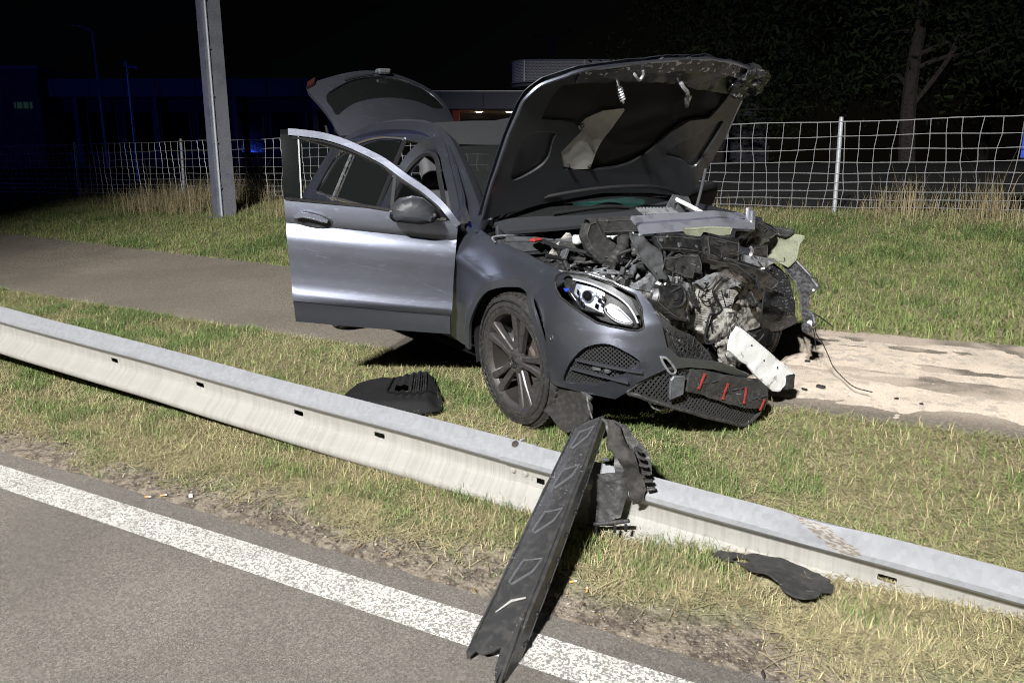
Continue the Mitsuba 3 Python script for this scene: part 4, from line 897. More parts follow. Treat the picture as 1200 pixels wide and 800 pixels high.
# crushed front: measured outlines in the car frame
WRECK = [
    ('cowl_panel', 'cladding', 0.02, 0.004, [(-0.38, -0.741, 1.036), (-0.38, -0.398, 1.032), (-0.38, -0.012, 1.017), (-0.38, 0.014, 0.993), (-0.38, -0.081, 0.95), (-0.38, -0.244, 0.946), (-0.38, -0.401, 0.972), (-0.38, -0.642, 0.967), (-0.38, -0.745, 0.978)]),
    ('battery_tray', 'black_plastic', 0.04, 0.006, [(-0.32, -0.794, 0.955), (-0.32, -0.396, 0.926), (-0.32, -0.357, 0.82), (-0.32, -0.571, 0.806), (-0.32, -0.742, 0.886)]),
    ('battery', 'grey_plastic', 0.05, 0.002, [(-0.3, -0.762, 0.958), (-0.3, -0.441, 0.927), (-0.3, -0.413, 0.874), (-0.3, -0.709, 0.894)]),
    ('support_strut', 'beige_metal', 0.02, 0.004, [(-0.1, -0.459, 0.979), (-0.1, -0.436, 0.953), (-0.1, -0.54, 0.864), (-0.1, -0.58, 0.883)]),
    ('air_duct', 'black_plastic', 0.05, 0.006, [(0.22, -0.586, 1.068), (0.22, -0.542, 1.073), (0.22, -0.515, 1.018), (0.22, -0.465, 0.959), (0.22, -0.385, 0.905), (0.22, -0.314, 0.855), (0.22, -0.309, 0.808), (0.22, -0.364, 0.76), (0.22, -0.428, 0.783), (0.22, -0.427, 0.846), (0.22, -0.501, 0.878), (0.22, -0.567, 0.944), (0.22, -0.604, 1.014)]),
    ('cover_bar', 'black_plastic', 0.04, 0.003, [(0.2, -0.537, 1.075), (0.2, -0.366, 1.064), (0.2, -0.198, 1.052), (0.2, -0.174, 1.027), (0.2, -0.186, 0.992), (0.2, -0.482, 1.017), (0.2, -0.527, 1.035)]),
    ('header_panel', 'silver_metal', 0.02, 0.008, [(0.189, -0.755, 0.84), (0.33, -0.592, 0.818), (0.428, -0.479, 0.788), (0.503, -0.392, 0.751), (0.539, -0.351, 0.763), (0.53, -0.361, 0.802), (0.511, -0.383, 0.812), (0.456, -0.447, 0.753), (0.386, -0.528, 0.75), (0.301, -0.625, 0.784), (0.194, -0.749, 0.818)]),
    ('lock_carrier', 'silver_metal', 0.02, 0.012, [(0.56, -0.584, 0.782), (0.56, -0.428, 0.841), (0.56, -0.224, 0.757), (0.56, -0.102, 0.744), (0.56, 0.087, 0.81), (0.56, 0.164, 0.846), (0.56, 0.462, 0.786), (0.56, 0.291, 0.718), (0.56, 0.059, 0.667), (0.56, -0.131, 0.668), (0.56, -0.223, 0.686), (0.56, -0.4, 0.743)]),
    ('panel_strip', 'grey_plastic', 0.012, 0.01, [(0.6, -0.616, 1.056), (0.6, -0.558, 1.034), (0.6, -0.493, 0.978), (0.6, -0.427, 0.937), (0.6, -0.41, 0.877), (0.6, -0.427, 0.845), (0.6, -0.37, 0.808), (0.6, -0.323, 0.759), (0.6, -0.352, 0.733), (0.6, -0.426, 0.786), (0.6, -0.482, 0.865), (0.6, -0.548, 0.927), (0.6, -0.59, 0.997)]),
    ('torn_bracket', 'black_plastic', 0.015, 0.012, [(0.58, -0.391, 0.906), (0.58, -0.246, 0.897), (0.58, -0.157, 0.89), (0.58, -0.124, 0.803), (0.58, -0.112, 0.793), (0.58, -0.185, 0.811), (0.58, -0.197, 0.778), (0.58, -0.257, 0.803), (0.58, -0.391, 0.864)]),
    ('torn_panel', 'wet_black', 0.03, 0.012, [(0.56, -0.423, 1.012), (0.56, -0.228, 0.987), (0.56, -0.058, 0.96), (0.56, 0.134, 0.935), (0.56, 0.137, 0.849), (0.56, 0.053, 0.845), (0.56, -0.056, 0.894), (0.56, -0.136, 0.908), (0.56, -0.286, 0.938), (0.56, -0.401, 0.956)]),
    ('ribbed_duct', 'wet_black', 0.04, 0.004, [(0.6, -0.138, 0.989), (0.6, 0.089, 0.926), (0.6, 0.092, 0.836), (0.6, -0.123, 0.897)]),
    ('lower_bar', 'wet_black', 0.04, 0.01, [(0.6, -0.147, 0.9), (0.6, 0.041, 0.842), (0.6, 0.207, 0.785), (0.6, 0.31, 0.748), (0.6, 0.419, 0.677), (0.6, 0.372, 0.646), (0.6, 0.209, 0.729), (0.6, 0.074, 0.816), (0.6, -0.135, 0.872)]),
    ('green_panel', 'olive_plastic', 0.015, 0.003, [(0.5, -0.168, 1.015), (0.5, 0.017, 1.005), (0.5, 0.18, 0.985), (0.5, 0.167, 0.959), (0.5, -0.013, 0.964), (0.5, -0.137, 0.986)]),
    ('side_panel', 'wet_black', 0.03, 0.012, [(0.3, 0.526, 0.985), (0.3, 0.585, 0.975), (0.3, 0.739, 0.915), (0.3, 0.779, 0.89), (0.3, 0.667, 0.841), (0.3, 0.518, 0.842), (0.3, 0.445, 0.865), (0.3, 0.457, 0.923)]),
    ('fender_lining', 'wet_black', 0.02, 0.012, [(0.4, 0.459, 0.843), (0.4, 0.583, 0.839), (0.4, 0.6, 0.677), (0.4, 0.521, 0.637), (0.4, 0.409, 0.702)]),
    ('radiator_shield', 'beige_metal', 0.03, 0.014, [(0.55, -0.231, 0.686), (0.55, -0.027, 0.696), (0.55, 0.157, 0.651), (0.55, 0.119, 0.6), (0.55, 0.074, 0.551), (0.55, 0.109, 0.517), (0.55, -0.022, 0.511), (0.55, -0.117, 0.494), (0.55, -0.211, 0.534)]),
    ('radiator_block', 'dirty_metal', 0.04, 0.016, [(0.58, -0.105, 0.53), (0.58, 0.073, 0.565), (0.58, 0.141, 0.536), (0.58, 0.13, 0.481), (0.58, 0.112, 0.427), (0.58, 0.046, 0.41), (0.58, -0.052, 0.442), (0.58, -0.148, 0.505)]),
    ('fan_motor', 'wet_black', 0.05, 0.012, [(0.66, -0.494, 0.804), (0.66, -0.382, 0.767), (0.66, -0.347, 0.719), (0.66, -0.34, 0.61), (0.66, -0.415, 0.631), (0.66, -0.472, 0.675), (0.66, -0.538, 0.727), (0.66, -0.522, 0.774)]),
    ('lower_crush', 'dirty_metal', 0.03, 0.014, [(0.62, -0.043, 0.416), (0.62, 0.047, 0.418), (0.62, 0.117, 0.338), (0.62, 0.16, 0.282), (0.62, 0.073, 0.27), (0.62, -0.014, 0.302)]),
    ('crash_beam', 'white_metal', 0.05, 0.004, [(0.78, -0.074, 0.534), (0.78, 0.366, 0.204), (0.78, 0.319, 0.165), (0.78, 0.265, 0.133), (0.78, 0.215, 0.149), (0.78, 0.144, 0.203), (0.78, 0.067, 0.271), (0.78, 0.012, 0.333), (0.78, -0.041, 0.362), (0.78, -0.132, 0.438), (0.78, -0.116, 0.497)]),
    ('fender_remnant', 'olive_plastic', 0.012, 0.006, [(0.184, 0.86, 0.873), (0.298, 0.86, 0.876), (0.473, 0.86, 0.869), (0.441, 0.86, 0.826), (0.423, 0.86, 0.733), (0.371, 0.86, 0.681), (0.289, 0.86, 0.703), (0.185, 0.86, 0.724), (0.162, 0.86, 0.802)]),
    ('liner_strip', 'hang_plastic', 0.012, 0.012, [(0.305, 0.88, 0.702), (0.414, 0.88, 0.719), (0.478, 0.88, 0.659), (0.564, 0.88, 0.578), (0.543, 0.88, 0.554), (0.498, 0.88, 0.517), (0.509, 0.88, 0.435), (0.552, 0.88, 0.41), (0.567, 0.88, 0.36), (0.529, 0.88, 0.317), (0.492, 0.88, 0.326), (0.475, 0.88, 0.413), (0.457, 0.88, 0.511), (0.416, 0.88, 0.589), (0.326, 0.88, 0.657)]),
    ('torn_edge', 'black_plastic', 0.02, 0.006, [(0.218, 0.84, 0.909), (0.331, 0.84, 0.906), (0.405, 0.84, 0.891), (0.376, 0.84, 0.869), (0.232, 0.84, 0.879)]),
    ('left_mirror', 'gloss_black', 0.12, 0.004, [(-0.645, 0.98, 1.103), (-0.436, 0.98, 1.143), (-0.343, 0.98, 1.099), (-0.295, 0.98, 1.01), (-0.354, 0.98, 0.955), (-0.543, 0.98, 0.946), (-0.643, 0.98, 0.983)]),
]
TUBES = [
    ('hose', 0.01, [(-0.05, -0.684, 0.873), (-0.05, -0.525, 0.839), (-0.05, -0.345, 0.846), (-0.05, -0.356, 0.876), (-0.05, -0.522, 0.905)]),
    ('hose', 0.012, [(0.05, -0.708, 0.9), (0.05, -0.569, 0.869), (0.05, -0.435, 0.871), (0.05, -0.364, 0.877)]),
    ('battery_frame', 0.006, [(-0.28, -0.819, 0.956), (-0.28, -0.811, 0.988), (-0.28, -0.52, 0.967), (-0.28, -0.509, 0.936)]),
    ('hose', 0.008, [(0.55, -0.123, 0.773), (0.55, -0.091, 0.719), (0.55, -0.102, 0.653), (0.55, -0.112, 0.554), (0.55, -0.136, 0.521)]),
    ('hose', 0.008, [(0.5, 0.109, 0.744), (0.5, 0.145, 0.679), (0.5, 0.174, 0.613), (0.5, 0.135, 0.571), (0.5, 0.11, 0.518)]),
    ('cable', 0.006, [(0.5, -0.163, 0.709), (0.5, -0.088, 0.68), (0.5, 0.027, 0.672), (0.5, 0.125, 0.667)]),
    ('cable', 0.004, [(0.534, 0.88, 0.418), (0.594, 0.88, 0.396), (0.641, 0.88, 0.374), (0.682, 0.88, 0.35)]),
    ('dangling_cable', 0.003, [(0.522, 0.93, 0.317), (0.537, 0.93, 0.272), (0.581, 0.93, 0.227), (0.62, 0.93, 0.166), (0.67, 0.92, 0.10), (0.74, 0.905, 0.060), (0.90, 0.78, 0.064), (1.018, 0.769, 0.066)]),
    ('cable', 0.003, [(0.546, 0.88, 0.32), (0.561, 0.88, 0.27), (0.572, 0.88, 0.192)]),
    ('tow_wire', 0.004, [(0.72, -0.978, 0.356), (0.72, -0.969, 0.301), (0.72, -0.951, 0.247)]),
    ('tow_wire', 0.005, [(0.75, -0.632, 0.264), (0.75, -0.599, 0.222), (0.75, -0.549, 0.201), (0.75, -0.51, 0.2)]),
    ('gas_strut', 0.011, [(-0.431, -0.75, 1.033), (-0.377, -0.75, 1.198), (-0.324, -0.75, 1.362)]),
    ('hood_hinge', 0.014, [(-0.569, -0.72, 1.031), (-0.501, -0.72, 1.119), (-0.458, -0.72, 1.165), (-0.426, -0.72, 1.204)]),
    ('gas_strut', 0.01, [(-0.269, 0.72, 0.989), (-0.227, 0.72, 1.116), (-0.186, 0.72, 1.262)]),
    ('hood_hinge', 0.02, [(-0.476, 0.7, 1.026), (-0.445, 0.7, 1.095), (-0.398, 0.7, 1.152)]),
]
HLABEL = {'crash_beam': 'white painted crash beam bent to the ground', 'fender_remnant': 'olive inner face of the torn left fender', 'liner_strip': 'torn arch liner strip hanging from the left fender'}
WV_ = []
for i, (n_, m_, th_, am_, P_) in enumerate(WRECK):
    P_ = np.array(P_)
    if n_ == 'crash_beam': th_ = .022
    if n_ == 'left_mirror':
        c_ = np.array([-.62, 1.10, 1.06]); msh = trimesh.convex.convex_hull(np.vstack([trimesh.creation.icosphere(2, .06).vertices + c_ + o for o in [(0, -.09, 0), (.03, .09, .03), (0, .08, -.05), (-.02, -.06, -.05)]]))
        cp('left_mirror', msh, 'satin_black'); continue
    ed_ = []
    mesh_ = plate(P_, th_, am_, .018, i, 14.0, ed_)
    k_ = cp(n_, mesh_, m_, smooth=22, label=HLABEL.get(n_))
    if 'black' in m_ or 'grey' in m_ or 'rib' in m_ or 'hang' in m_: cp('worn_edge', ed_[0], 'edge_worn', k_)
    vv_ = np.array(mesh_.vertices); WV_.append(vv_[::7] if n_ not in ('crash_beam', 'fender_remnant', 'green_panel', 'fan_motor') else vv_[:0]); rgf = np.random.default_rng(100 + i)
    for q in range(5 if len(vv_) > 60 and n_ not in ('fender_remnant', 'green_panel', 'crash_beam') else 0):
        c_ = vv_[rgf.integers(0, len(vv_) // 3)]; s_ = rgf.uniform(.005, .011)
        fm = disc_at([(0, s_ * .9), (s_ * .6, s_ * .8), (s_ * .7, s_ * .3), (s_, s_ * .25), (s_, -.004)], c_, [1, rgf.normal(0, .4), rgf.normal(.2, .4)]) if q % 2 else box((.008, s_ * 2.4, s_), c_ + [.004, 0, 0], .0015, trimesh.transformations.random_rotation_matrix(rgf.random(3)))
        cp('fastener', fm, ['silver_metal', 'edge_worn', 'black_metal', 'edge_worn', 'white_plastic'][int(rgf.integers(0, 5))], k_)
    if n_ == 'ribbed_duct':
        for q in range(5):
            a_, b_ = P_[0] + (P_[3] - P_[0]) * (q + .5) / 5, P_[1] + (P_[2] - P_[1]) * (q + .5) / 5
            cp('duct_rib', crumple(tube(np.linspace(a_, b_, 8) + [.03, 0, 0], .006, 6), .004, 20, q), 'rib_plastic', k_)
    if n_ == 'fan_motor':
        cp('fan_ring', disc_at([(.05, .02), (.055, .028), (.062, .02), (.062, 0)], P_.mean(0) + [.03, .02, .02], [1, -.4, .2]), 'black_metal', k_)
        cp('fan_hub', disc_at([(0, .03), (.02, .028), (.025, .015), (.03, 0)], P_.mean(0) + [.03, .02, .02], [1, -.4, .2]), 'black_metal', k_)
        for q in range(5):
            cp('fin', box((.012, .11, .008), P_.mean(0) + [.05, 0, -.06 + .028 * q], .002, rotm(8 * (q - 2), [1, 0, 0])), 'black_metal', k_)
for n_, r_, P_ in TUBES:
    cp(n_, tube(spline(P_, 28), r_, 8), {'gas_strut': 'grey_plastic', 'battery_frame': 'silver_metal', 'hood_hinge': 'black_metal', 'tow_wire': 'silver_metal'}.get(n_, 'satin_black'))
# silver cross member lying on top of the front
xb = [(.40, -.385), (.43, -.1), (.45, .12), (.44, .40)]
xs = spline([(x, y) for x, y in xb], 26)
def xz(y): return np.interp(y, [-.4, .15, .4], [1.028, 1.010, .975])
cm = cp('cross_member', ribbon(np.column_stack([xs[:, 0] + .02, xs[:, 1], xz(xs[:, 1])]), [1, -.35, .55], .055, .03), 'beam_metal', label='bare silver cross member lying over the crushed front')
cp('cross_member_top', crumple(ribbon(np.column_stack([xs[:, 0] - .03, xs[:, 1], xz(xs[:, 1]) + .045]), [.55, 0, .85], .055, .02), .004, 12), 'beam_metal', cm)
cp('end_plate', box((.02, .035, .11), (.46, .405, 1.005), .004, rotm(8, [0, 0, 1])), 'beam_metal', cm)
cp('end_plate', box((.02, .025, .12), (.455, .375, 1.02), .004, rotm(8, [0, 0, 1])), 'beam_metal', cm)
for k in range(11):
    cp('grating_bar', box((.07, .008, .008), (.33, -.30 + k * .024, 1.112 - k * .002), 0, rotm(25, [0, 1, 0])), 'silver_metal', cm)
cp('white_lever', tube(spline([(-.05, .30, 1.12), (.10, .33, 1.06), (.2, .35, 1.01)], 10), .012, 6), 'white_metal')
cp('hinge_plate', crumple(sheet(poly([(.12, 1.06), (.18, 1.14), (.30, 1.12), (.36, 1.02), (.26, .99), (.16, 1.0)], [list(sg.Point(.2, 1.07).buffer(.016).exterior.coords), list(sg.Point(.29, 1.05).buffer(.014).exterior.coords)]), .02, lambda y, z: np.stack([-.02 + 0 * y, y + .10, z], 1), .012), .006, 12), 'grey_plastic')
# arch liner still round the far front wheel, torn off low down
lt = sheet(poly([(-.05, .60), (.35, .585), (.8, .60), (1.3, .62), (1.9, .64), (1.9, .93), (1.2, .94), (.7, .945), (.3, .94), (.12, .90), (-.02, .93), (-.10, .80)]), .04, lambda a, y: np.stack([-.005 + (.395 + .012 * np.sin(a * 9 + y * 8)) * np.cos(a), y, .33 + .40 * np.sin(a)], 1), .008, flip=True)
cp('far_arch_liner', crumple(lt, .006, 9, 2), 'gloss_black', label='glossy black arch liner round the far front wheel')
# pieces of the open engine bay
ecs = cp('cylinder_cover', box((.40, .20, .05), (.10, -.22, .915), .015, rotm(6, [0, 1, 0])), 'black_plastic')
for q in range(7): cp('cover_rib', box((.36, .008, .012), (.10, -.30 + .026 * q, .943), .002, rotm(6, [0, 1, 0])), 'black_metal', ecs)
cp('intake_pipe', crumple(tube(spline([(.34, -.52, .86), (.30, -.40, .93), (.20, -.30, .965), (.10, -.10, .96), (.06, .08, .93)], 60), .030 + .003 * np.sin(np.arange(57 if False else len(spline([(.34, -.52, .86), (.30, -.40, .93), (.20, -.30, .965), (.10, -.10, .96), (.06, .08, .93)], 60))) * 1.6), 12), .004, 10), 'black_plastic')
for dy in (0, .014, .028): cp('wiring_loom', tube(spline([(-.22, -.56 + dy, .945), (-.05, -.58 + dy, .925), (.12, -.56 + dy, .915), (.30, -.47 + dy, .885), (.42, -.34 + dy, .85)], 30), .006, 6), 'satin_black')
cp('coolant_hose', tube(spline([(-.10, -.50, .93), (.05, -.44, .945), (.22, -.46, .915), (.36, -.40, .86), (.44, -.26, .80)], 30), .017, 10), 'black_metal')
fb_ = cp('fuse_box', box((.16, .11, .06), (-.06, -.47, .915), .012, rotm(12, [0, 0, 1])), 'black_plastic')
cp('fuse_box_lid', box((.14, .09, .012), (-.06, -.47, .950), .004, rotm(12, [0, 0, 1])), 'grey_plastic', fb_)
cp('fuel_rail', tube([(.05, -.46, .972), (.07, -.12, .960)], .009, 8), 'silver_metal')
for q in range(4): cp('injector', lathe([(0, -.05), (.011, -.05), (.011, 0), (.015, .002), (.015, .018), (0, .02)], 'z', 14).apply_translation((.055 + .005 * q, -.43 + .09 * q, .968)), 'grey_plastic')
for (x_, y_, a_, s_) in [(.40, -.50, 20, 1), (.46, -.30, -15, 1.1), (.30, -.58, 50, .8), (.48, -.12, 10, 1)]:
    m_b = sheet(poly([(-.06, -.03), (.05, -.04), (.07, 0), (.04, .035), (-.05, .03)], [list(sg.Point(-.025, 0).buffer(.012).exterior.coords), list(sg.Point(.03, -.005).buffer(.014).exterior.coords)]), .012, lambda s, t: np.stack([s * s_, t * s_, .02 * np.sin(s * 40)], 1), .005)
    m_b.apply_transform(rotm(a_, [0, 0, 1]) @ rotm(25, [0, 1, 0])); m_b.apply_translation((x_, y_, .83 - .05 * (x_ > .42))); cp('mount_plate', m_b, 'silver_metal', smooth=False)
cp('pulley', disc_at([(0, .012), (.02, .012), (.024, .02), (.055, .02), (.058, .01), (.058, 0)], np.array([.50, -.28, .74]), [1, -.2, .3]), 'dirty_metal')
r2 = np.random.default_rng(11)
# stepped engine block below, so that the bay is full
cp('engine_block', crumple(box((.60, .72, .35), (.0, -.05, .68), .05).subdivide().subdivide().subdivide(), .012, 8, 3), 'black_metal', smooth=False)
cp('engine_cover', crumple(box((.42, .50, .06), (.06, -.02, .90), .02).subdivide().subdivide().subdivide(), .02, 9, 6), 'black_plastic')
cp('strut_tower', crumple(box((.30, .22, .35), (.03, -.66, .68), .06).subdivide().subdivide(), .006, 8), 'black_metal')
cp('battery_cap', box((.045, .07, .02), (-.20, -.60, .952), .008, rotm(10, [0, 0, 1])), 'red_plastic')
for (y_, x_) in [(-.50, .05), (-.44, .05), (-.37, .06), (-.31, .07), (-.26, .08)]:
    cp('injector_cover', crumple(box((.05, .045, .05), (x_, y_, .962 - .02 * (y_ > -.4)), .010).subdivide(), .006, 20, int(-y_ * 100)), 'white_plastic')
kinds = ['black_plastic', 'black_metal', 'grey_plastic', 'satin_black', 'dirty_metal', 'rib_plastic']
for k in range(70):
    x_, y_ = r2.uniform(-.05, .52), r2.uniform(-.72, -.02)
    top = .905 - .10 * max(0, x_ - .15) - .10 * abs(y_ + .35)
    sz = [(.10, .022, .014), (.075, .05, .008), (.045, .03, .03), (.13, .012, .012), (.06, .06, .018)][k % 5] * r2.uniform(.6, 1.15, 3)
    mm = box(sz, (0, 0, 0), .003) if k % 4 else lathe([(0, -.03), (.014, -.03), (.014, -.012), (.018, -.010), (.018, .004), (.013, .006), (.013, .03), (0, .03)], 'z', 12)
    mm.apply_transform(trimesh.transformations.random_rotation_matrix(r2.random(3))); mm.apply_translation((x_, y_, top + r2.uniform(-.05, .02)))
    kd = kinds[int(r2.choice(6, p=[.28, .34, .09, .22, .03, .04]))]
    cp(['bracket', 'connector', 'casing'][k % 3], mm, kd, smooth=False)
for k in range(38):
    a_ = np.array([r2.uniform(-.05, .42), r2.uniform(-.60, .1), r2.uniform(.82, .90)]); pts = [a_]
    for j in range(4): pts.append(pts[-1] + r2.normal(0, 1, 3) * [.05, .05, .02])
    cp('hose', tube(spline(pts, 20), r2.uniform(.004, .011), 6), kinds[int(r2.integers(0, 4))])
for k in range(30):       # broken bits in the gap where the left front has gone
    x_, y_, z_ = r2.uniform(.35, .60), r2.uniform(-.42, .45), 0
    z_ = r2.uniform(.36, .80) - .15 * max(0, y_)
    m3 = plate(np.array([(0, 0, 0), (r2.uniform(.03, .09), 0, 0), (r2.uniform(.03, .1), r2.uniform(.03, .09), 0), (0, r2.uniform(.02, .08), 0)]), .008, .01, .02, k)
    m3.apply_transform(trimesh.transformations.random_rotation_matrix(r2.random(3))); m3.apply_translation((x_, y_, z_))
    cp('broken_piece', m3, kinds[int(r2.choice(6, p=[.34, .26, .08, .26, .03, .03]))], smooth=False)
for k in range(12):
    a_ = np.array([r2.uniform(.5, .72), r2.uniform(-.35, .35), r2.uniform(.55, .8)]); pts = [a_]
    for j in range(4): pts.append(pts[-1] + r2.normal(0, 1, 3) * [.03, .06, .06] - [0, 0, .04])
    cp('cable', tube(spline(pts, 24), r2.uniform(.0025, .006), 6), 'satin_black')
wv_ = np.vstack(WV_); wv_ = wv_[(wv_[:, 0] > .3) & (wv_[:, 1] > -.5)]
for k in range(64):     # torn wires and strips hanging out of the wreck
    a_ = wv_[r2.integers(0, len(wv_))] + [.01, 0, 0]; pts = [a_]
    for j in range(3): pts.append(pts[-1] + r2.normal(0, 1, 3) * [.012, .03, .02] - [0, 0, .022])
    if pts[-1][2] > .08: cp('torn_wire', tube(spline(pts, 16), r2.uniform(.0016, .0038), 5), ['satin_black', 'satin_black', 'edge_worn', 'black_metal'][k % 4])
for k in range(46):
    a_ = wv_[r2.integers(0, len(wv_))] + [.006, 0, 0]; q_ = r2.uniform(.008, .026, 3) * [1, 1, .4]
    m3 = box(q_, (0, 0, 0), .001); m3.apply_transform(trimesh.transformations.random_rotation_matrix(r2.random(3))); m3.apply_translation(a_)
    cp('plastic_splinter', m3, ['wet_black', 'satin_black', 'edge_worn', 'grey_plastic'][k % 4], smooth=False)
cp('radiator', crumple(box((.05, 1.0, .40), (.44, .02, .56), .01).subdivide().subdivide().subdivide().subdivide(), .03, 6, 4), 'dirty_metal')
cp('subframe', box((.5, 1.1, .12), (.25, .05, .30), .03), 'deep_black')
fb = spline([(.56, .36, .40), (.60, .44, .34), (.62, .50, .26)], 10)
for (dx_, dy_, dz_) in [(.0, .02, .19)]:
    pass
for (y_, z_) in [(.02, .43), (.12, .33), (.23, .27)]:
    cp('beam_bolt_hole', disc_at([(0, .002), (.0045, .002), (.0045, 0)], [.806, y_, z_ + .0], [1, 0, 0]), 'deep_black')
cp('beam_end', crumple(box((.03, .07, .08), (.80, .34, .165), .006).subdivide().subdivide(), .008, 14), 'black_metal')
cp('sensor_plug', crumple(box((.04, .05, .05), (.53, .88, .345), .010).subdivide(), .006, 20), 'white_plastic')
cp('sensor_plug', crumple(box((.05, .06, .06), (.52, .86, .325), .008).subdivide(), .012, 20, 3), 'hang_plastic')

# ---------------------------------------------------------------- pieces lying about
# long trim strip leaning on the guardrail: from the road (0) to above the rail (1)
s0L, s0R = np.array([-.150, 2.03, -.140]), np.array([-.015, 1.965, -.125]); s1L, s1R = np.array([.262, 3.045, .247]), np.array([.378, 2.985, .315])
def strip_pt(a, t, o=0.0):     # a across 0..1, t along 0..1
    a, t = np.broadcast_arrays(np.asarray(a, float), np.asarray(t, float))
    L = s0L + t[:, None] * (s1L - s0L); R_ = s0R + t[:, None] * (s1R - s0R) + np.sin(np.pi * t)[:, None] * np.array([.006, 0, 0])
    n_ = np.cross(s0R - s0L, s1L - s0L); n_ /= np.linalg.norm(n_)
    P = L + a[:, None] * (R_ - L)
    rib = .004 * np.exp(-((a - .10) / .05)**2) + .006 * ss(.80, .9, a)
    return P + (o + rib + .012 * np.sin(np.pi * a))[:, None] * n_
strip = thing('trim_strip', 'long black plastic trim strip leaning over the guardrail onto the road', 'car trim')
def sp(name, mesh, mat, parent=None, smooth=35): return obj(name, mesh, M_(mat), parent or strip, smooth)
spg = poly([(0, .02), (.10, .0), (.22, .025), (.40, .015), (.60, .03), (.74, .05), (.80, -.02), (.93, -.05), (.97, .10), (1, .30), (1, 1.0), (.55, 1.0), (.04, .985)])
def strip_sheet(p_, o, th, amp=0.004):
    q = sheet(sg.Polygon([(x * .15, y * 1.4) for x, y in p_.exterior.coords]), .016, lambda a, t: strip_pt(a / .15, t / 1.4, o), th)
    return crumple(q, amp, 8, 3)
sp('strip_face', strip_sheet(spg, 0, .006), 'strip_plastic')
fl = np.linspace(-.03, 1, 40); n_s = np.cross(s0R - s0L, s1L - s0L); n_s /= np.linalg.norm(n_s)
sp('strip_flange', crumple(ribbon(strip_pt(1.02 + 0 * fl, fl, -.025), n_s, .012, .052), .004, 8), 'strip_plastic')
sp('worn_edge', crumple(tube(strip_pt(1.055 + 0 * fl, fl, -.050), .003, 5), .004, 8), 'edge_worn')
sp('worn_edge', crumple(tube(strip_pt(.03 + 0 * fl[2:], fl[2:], .004), .0022, 5), .004, 8), 'edge_worn')
for t_ in (.30, .50, .70, .90):
    tri = [(.30, t_ - .045), (.42, t_ + .035), (.86, t_ + .045), (.74, t_ - .005), (.38, t_ - .055), (.30, t_ - .045)]
    q = np.array(tri); sp('clip_outline', tube(strip_pt(q[:, 0], q[:, 1], .004), .0048, 5), 'sheen_plastic')
for t_, a_, l_ in [(.17, .30, .55)]:
    sp('scraped_edge', crumple(tube(strip_pt([a_, .55, a_ + l_], [t_ - .025, t_ + .015, t_ + .035], .006), [.002, .0045, .003], 6), .004, 20), 'worn_white')
for k in range(9):
    t_ = .10 + .095 * k
    sp('clip', crumple(box((.018, .03, .014), strip_pt([1.03], [t_], -.045)[0], .003), .003, 30, k), 'satin_black')
for a_ in (.06, .95):
    q_ = np.linspace(.06, .99, 30); sp('moulded_rib', crumple(tube(strip_pt(a_ + 0 * q_, q_, .002), .0035, 5), .002, 20), 'black_plastic')
sp('torn_end', crumple(cat_(tube(strip_pt([.93, .96, .99], [.16, .05, -.06], .0), [.010, .012, .005], 6), tube(strip_pt([.80, .85, .90], [.14, .04, -.055], -.01), [.007, .009, .004], 6)), .010, 14), 'black_plastic')

# arch liner piece hooked over the rail behind the strip
lin = thing('arch_liner_piece', 'crumpled black wheel arch liner hanging over the guardrail', 'car part')
def lv(x, z, v=2.70): # point on the upright plane at distance v from the road
    return np.stack([x, (v - np.asarray(x) * EV[0]) / EV[1], z], 1)
lo = poly([(.355, .345), (.40, .352), (.455, .335), (.500, .27), (.545, .20), (.553, .10), (.548, .055), (.50, .045), (.475, .10), (.455, .02), (.44, -.025), (.38, -.05), (.310, -.072), (.312, -.0), (.330, .13), (.372, .145), (.405, .15), (.402, .25), (.37, .33)])
def lin_pt(x, z): return lv(x, z, 2.655 + .05 * ss(.18, .34, z) + .05 * ss(.42, .55, x) - .035 * ss(.10, -.1, z))
obj('liner_panel', crumple(sheet(lo, .014, lin_pt, .008), .022, 11, 5), M_('black_plastic'), lin)
obj('liner_fold', crumple(sheet(poly([(.40, .34), (.45, .33), (.50, .25), (.53, .16), (.545, .06), (.50, .03), (.47, .10), (.44, .20), (.405, .28)]), .012, lambda x, z: lin_pt(x, z) - np.outer(np.full(len(x), .045), EV.tolist() + [0]), .012), .034, 15, 9), M_('rubber'), lin)
for k in range(6):
    p = lv(np.array([.490 + .010 * k]), np.array([.26 - .030 * k]), 2.655)[0]; obj('liner_rib', box((.035, .02, .010), p, .003, rotm(30 - 8 * k, [0, 1, 0])), M_('black_plastic'), lin)
obj('liner_lip', crumple(tube(lv(np.array([.305, .35, .40, .455]), np.array([-.07, -.055, -.038, -.015]), 2.60), .009, 6), .006, 20), M_('black_plastic'), lin)
for x_, z_ in [(.335, -.085), (.405, -.062), (.445, -.045)]:
    obj('liner_clip', box((.012, .012, .03), lv(np.array([x_]), np.array([z_]), 2.595)[0], .002), M_('satin_black'), lin)
obj('fixing_stud', box((.035, .012, .012), lv(np.array([.375]), np.array([.185]), 2.68)[0], .003), M_('grey_plastic'), lin)

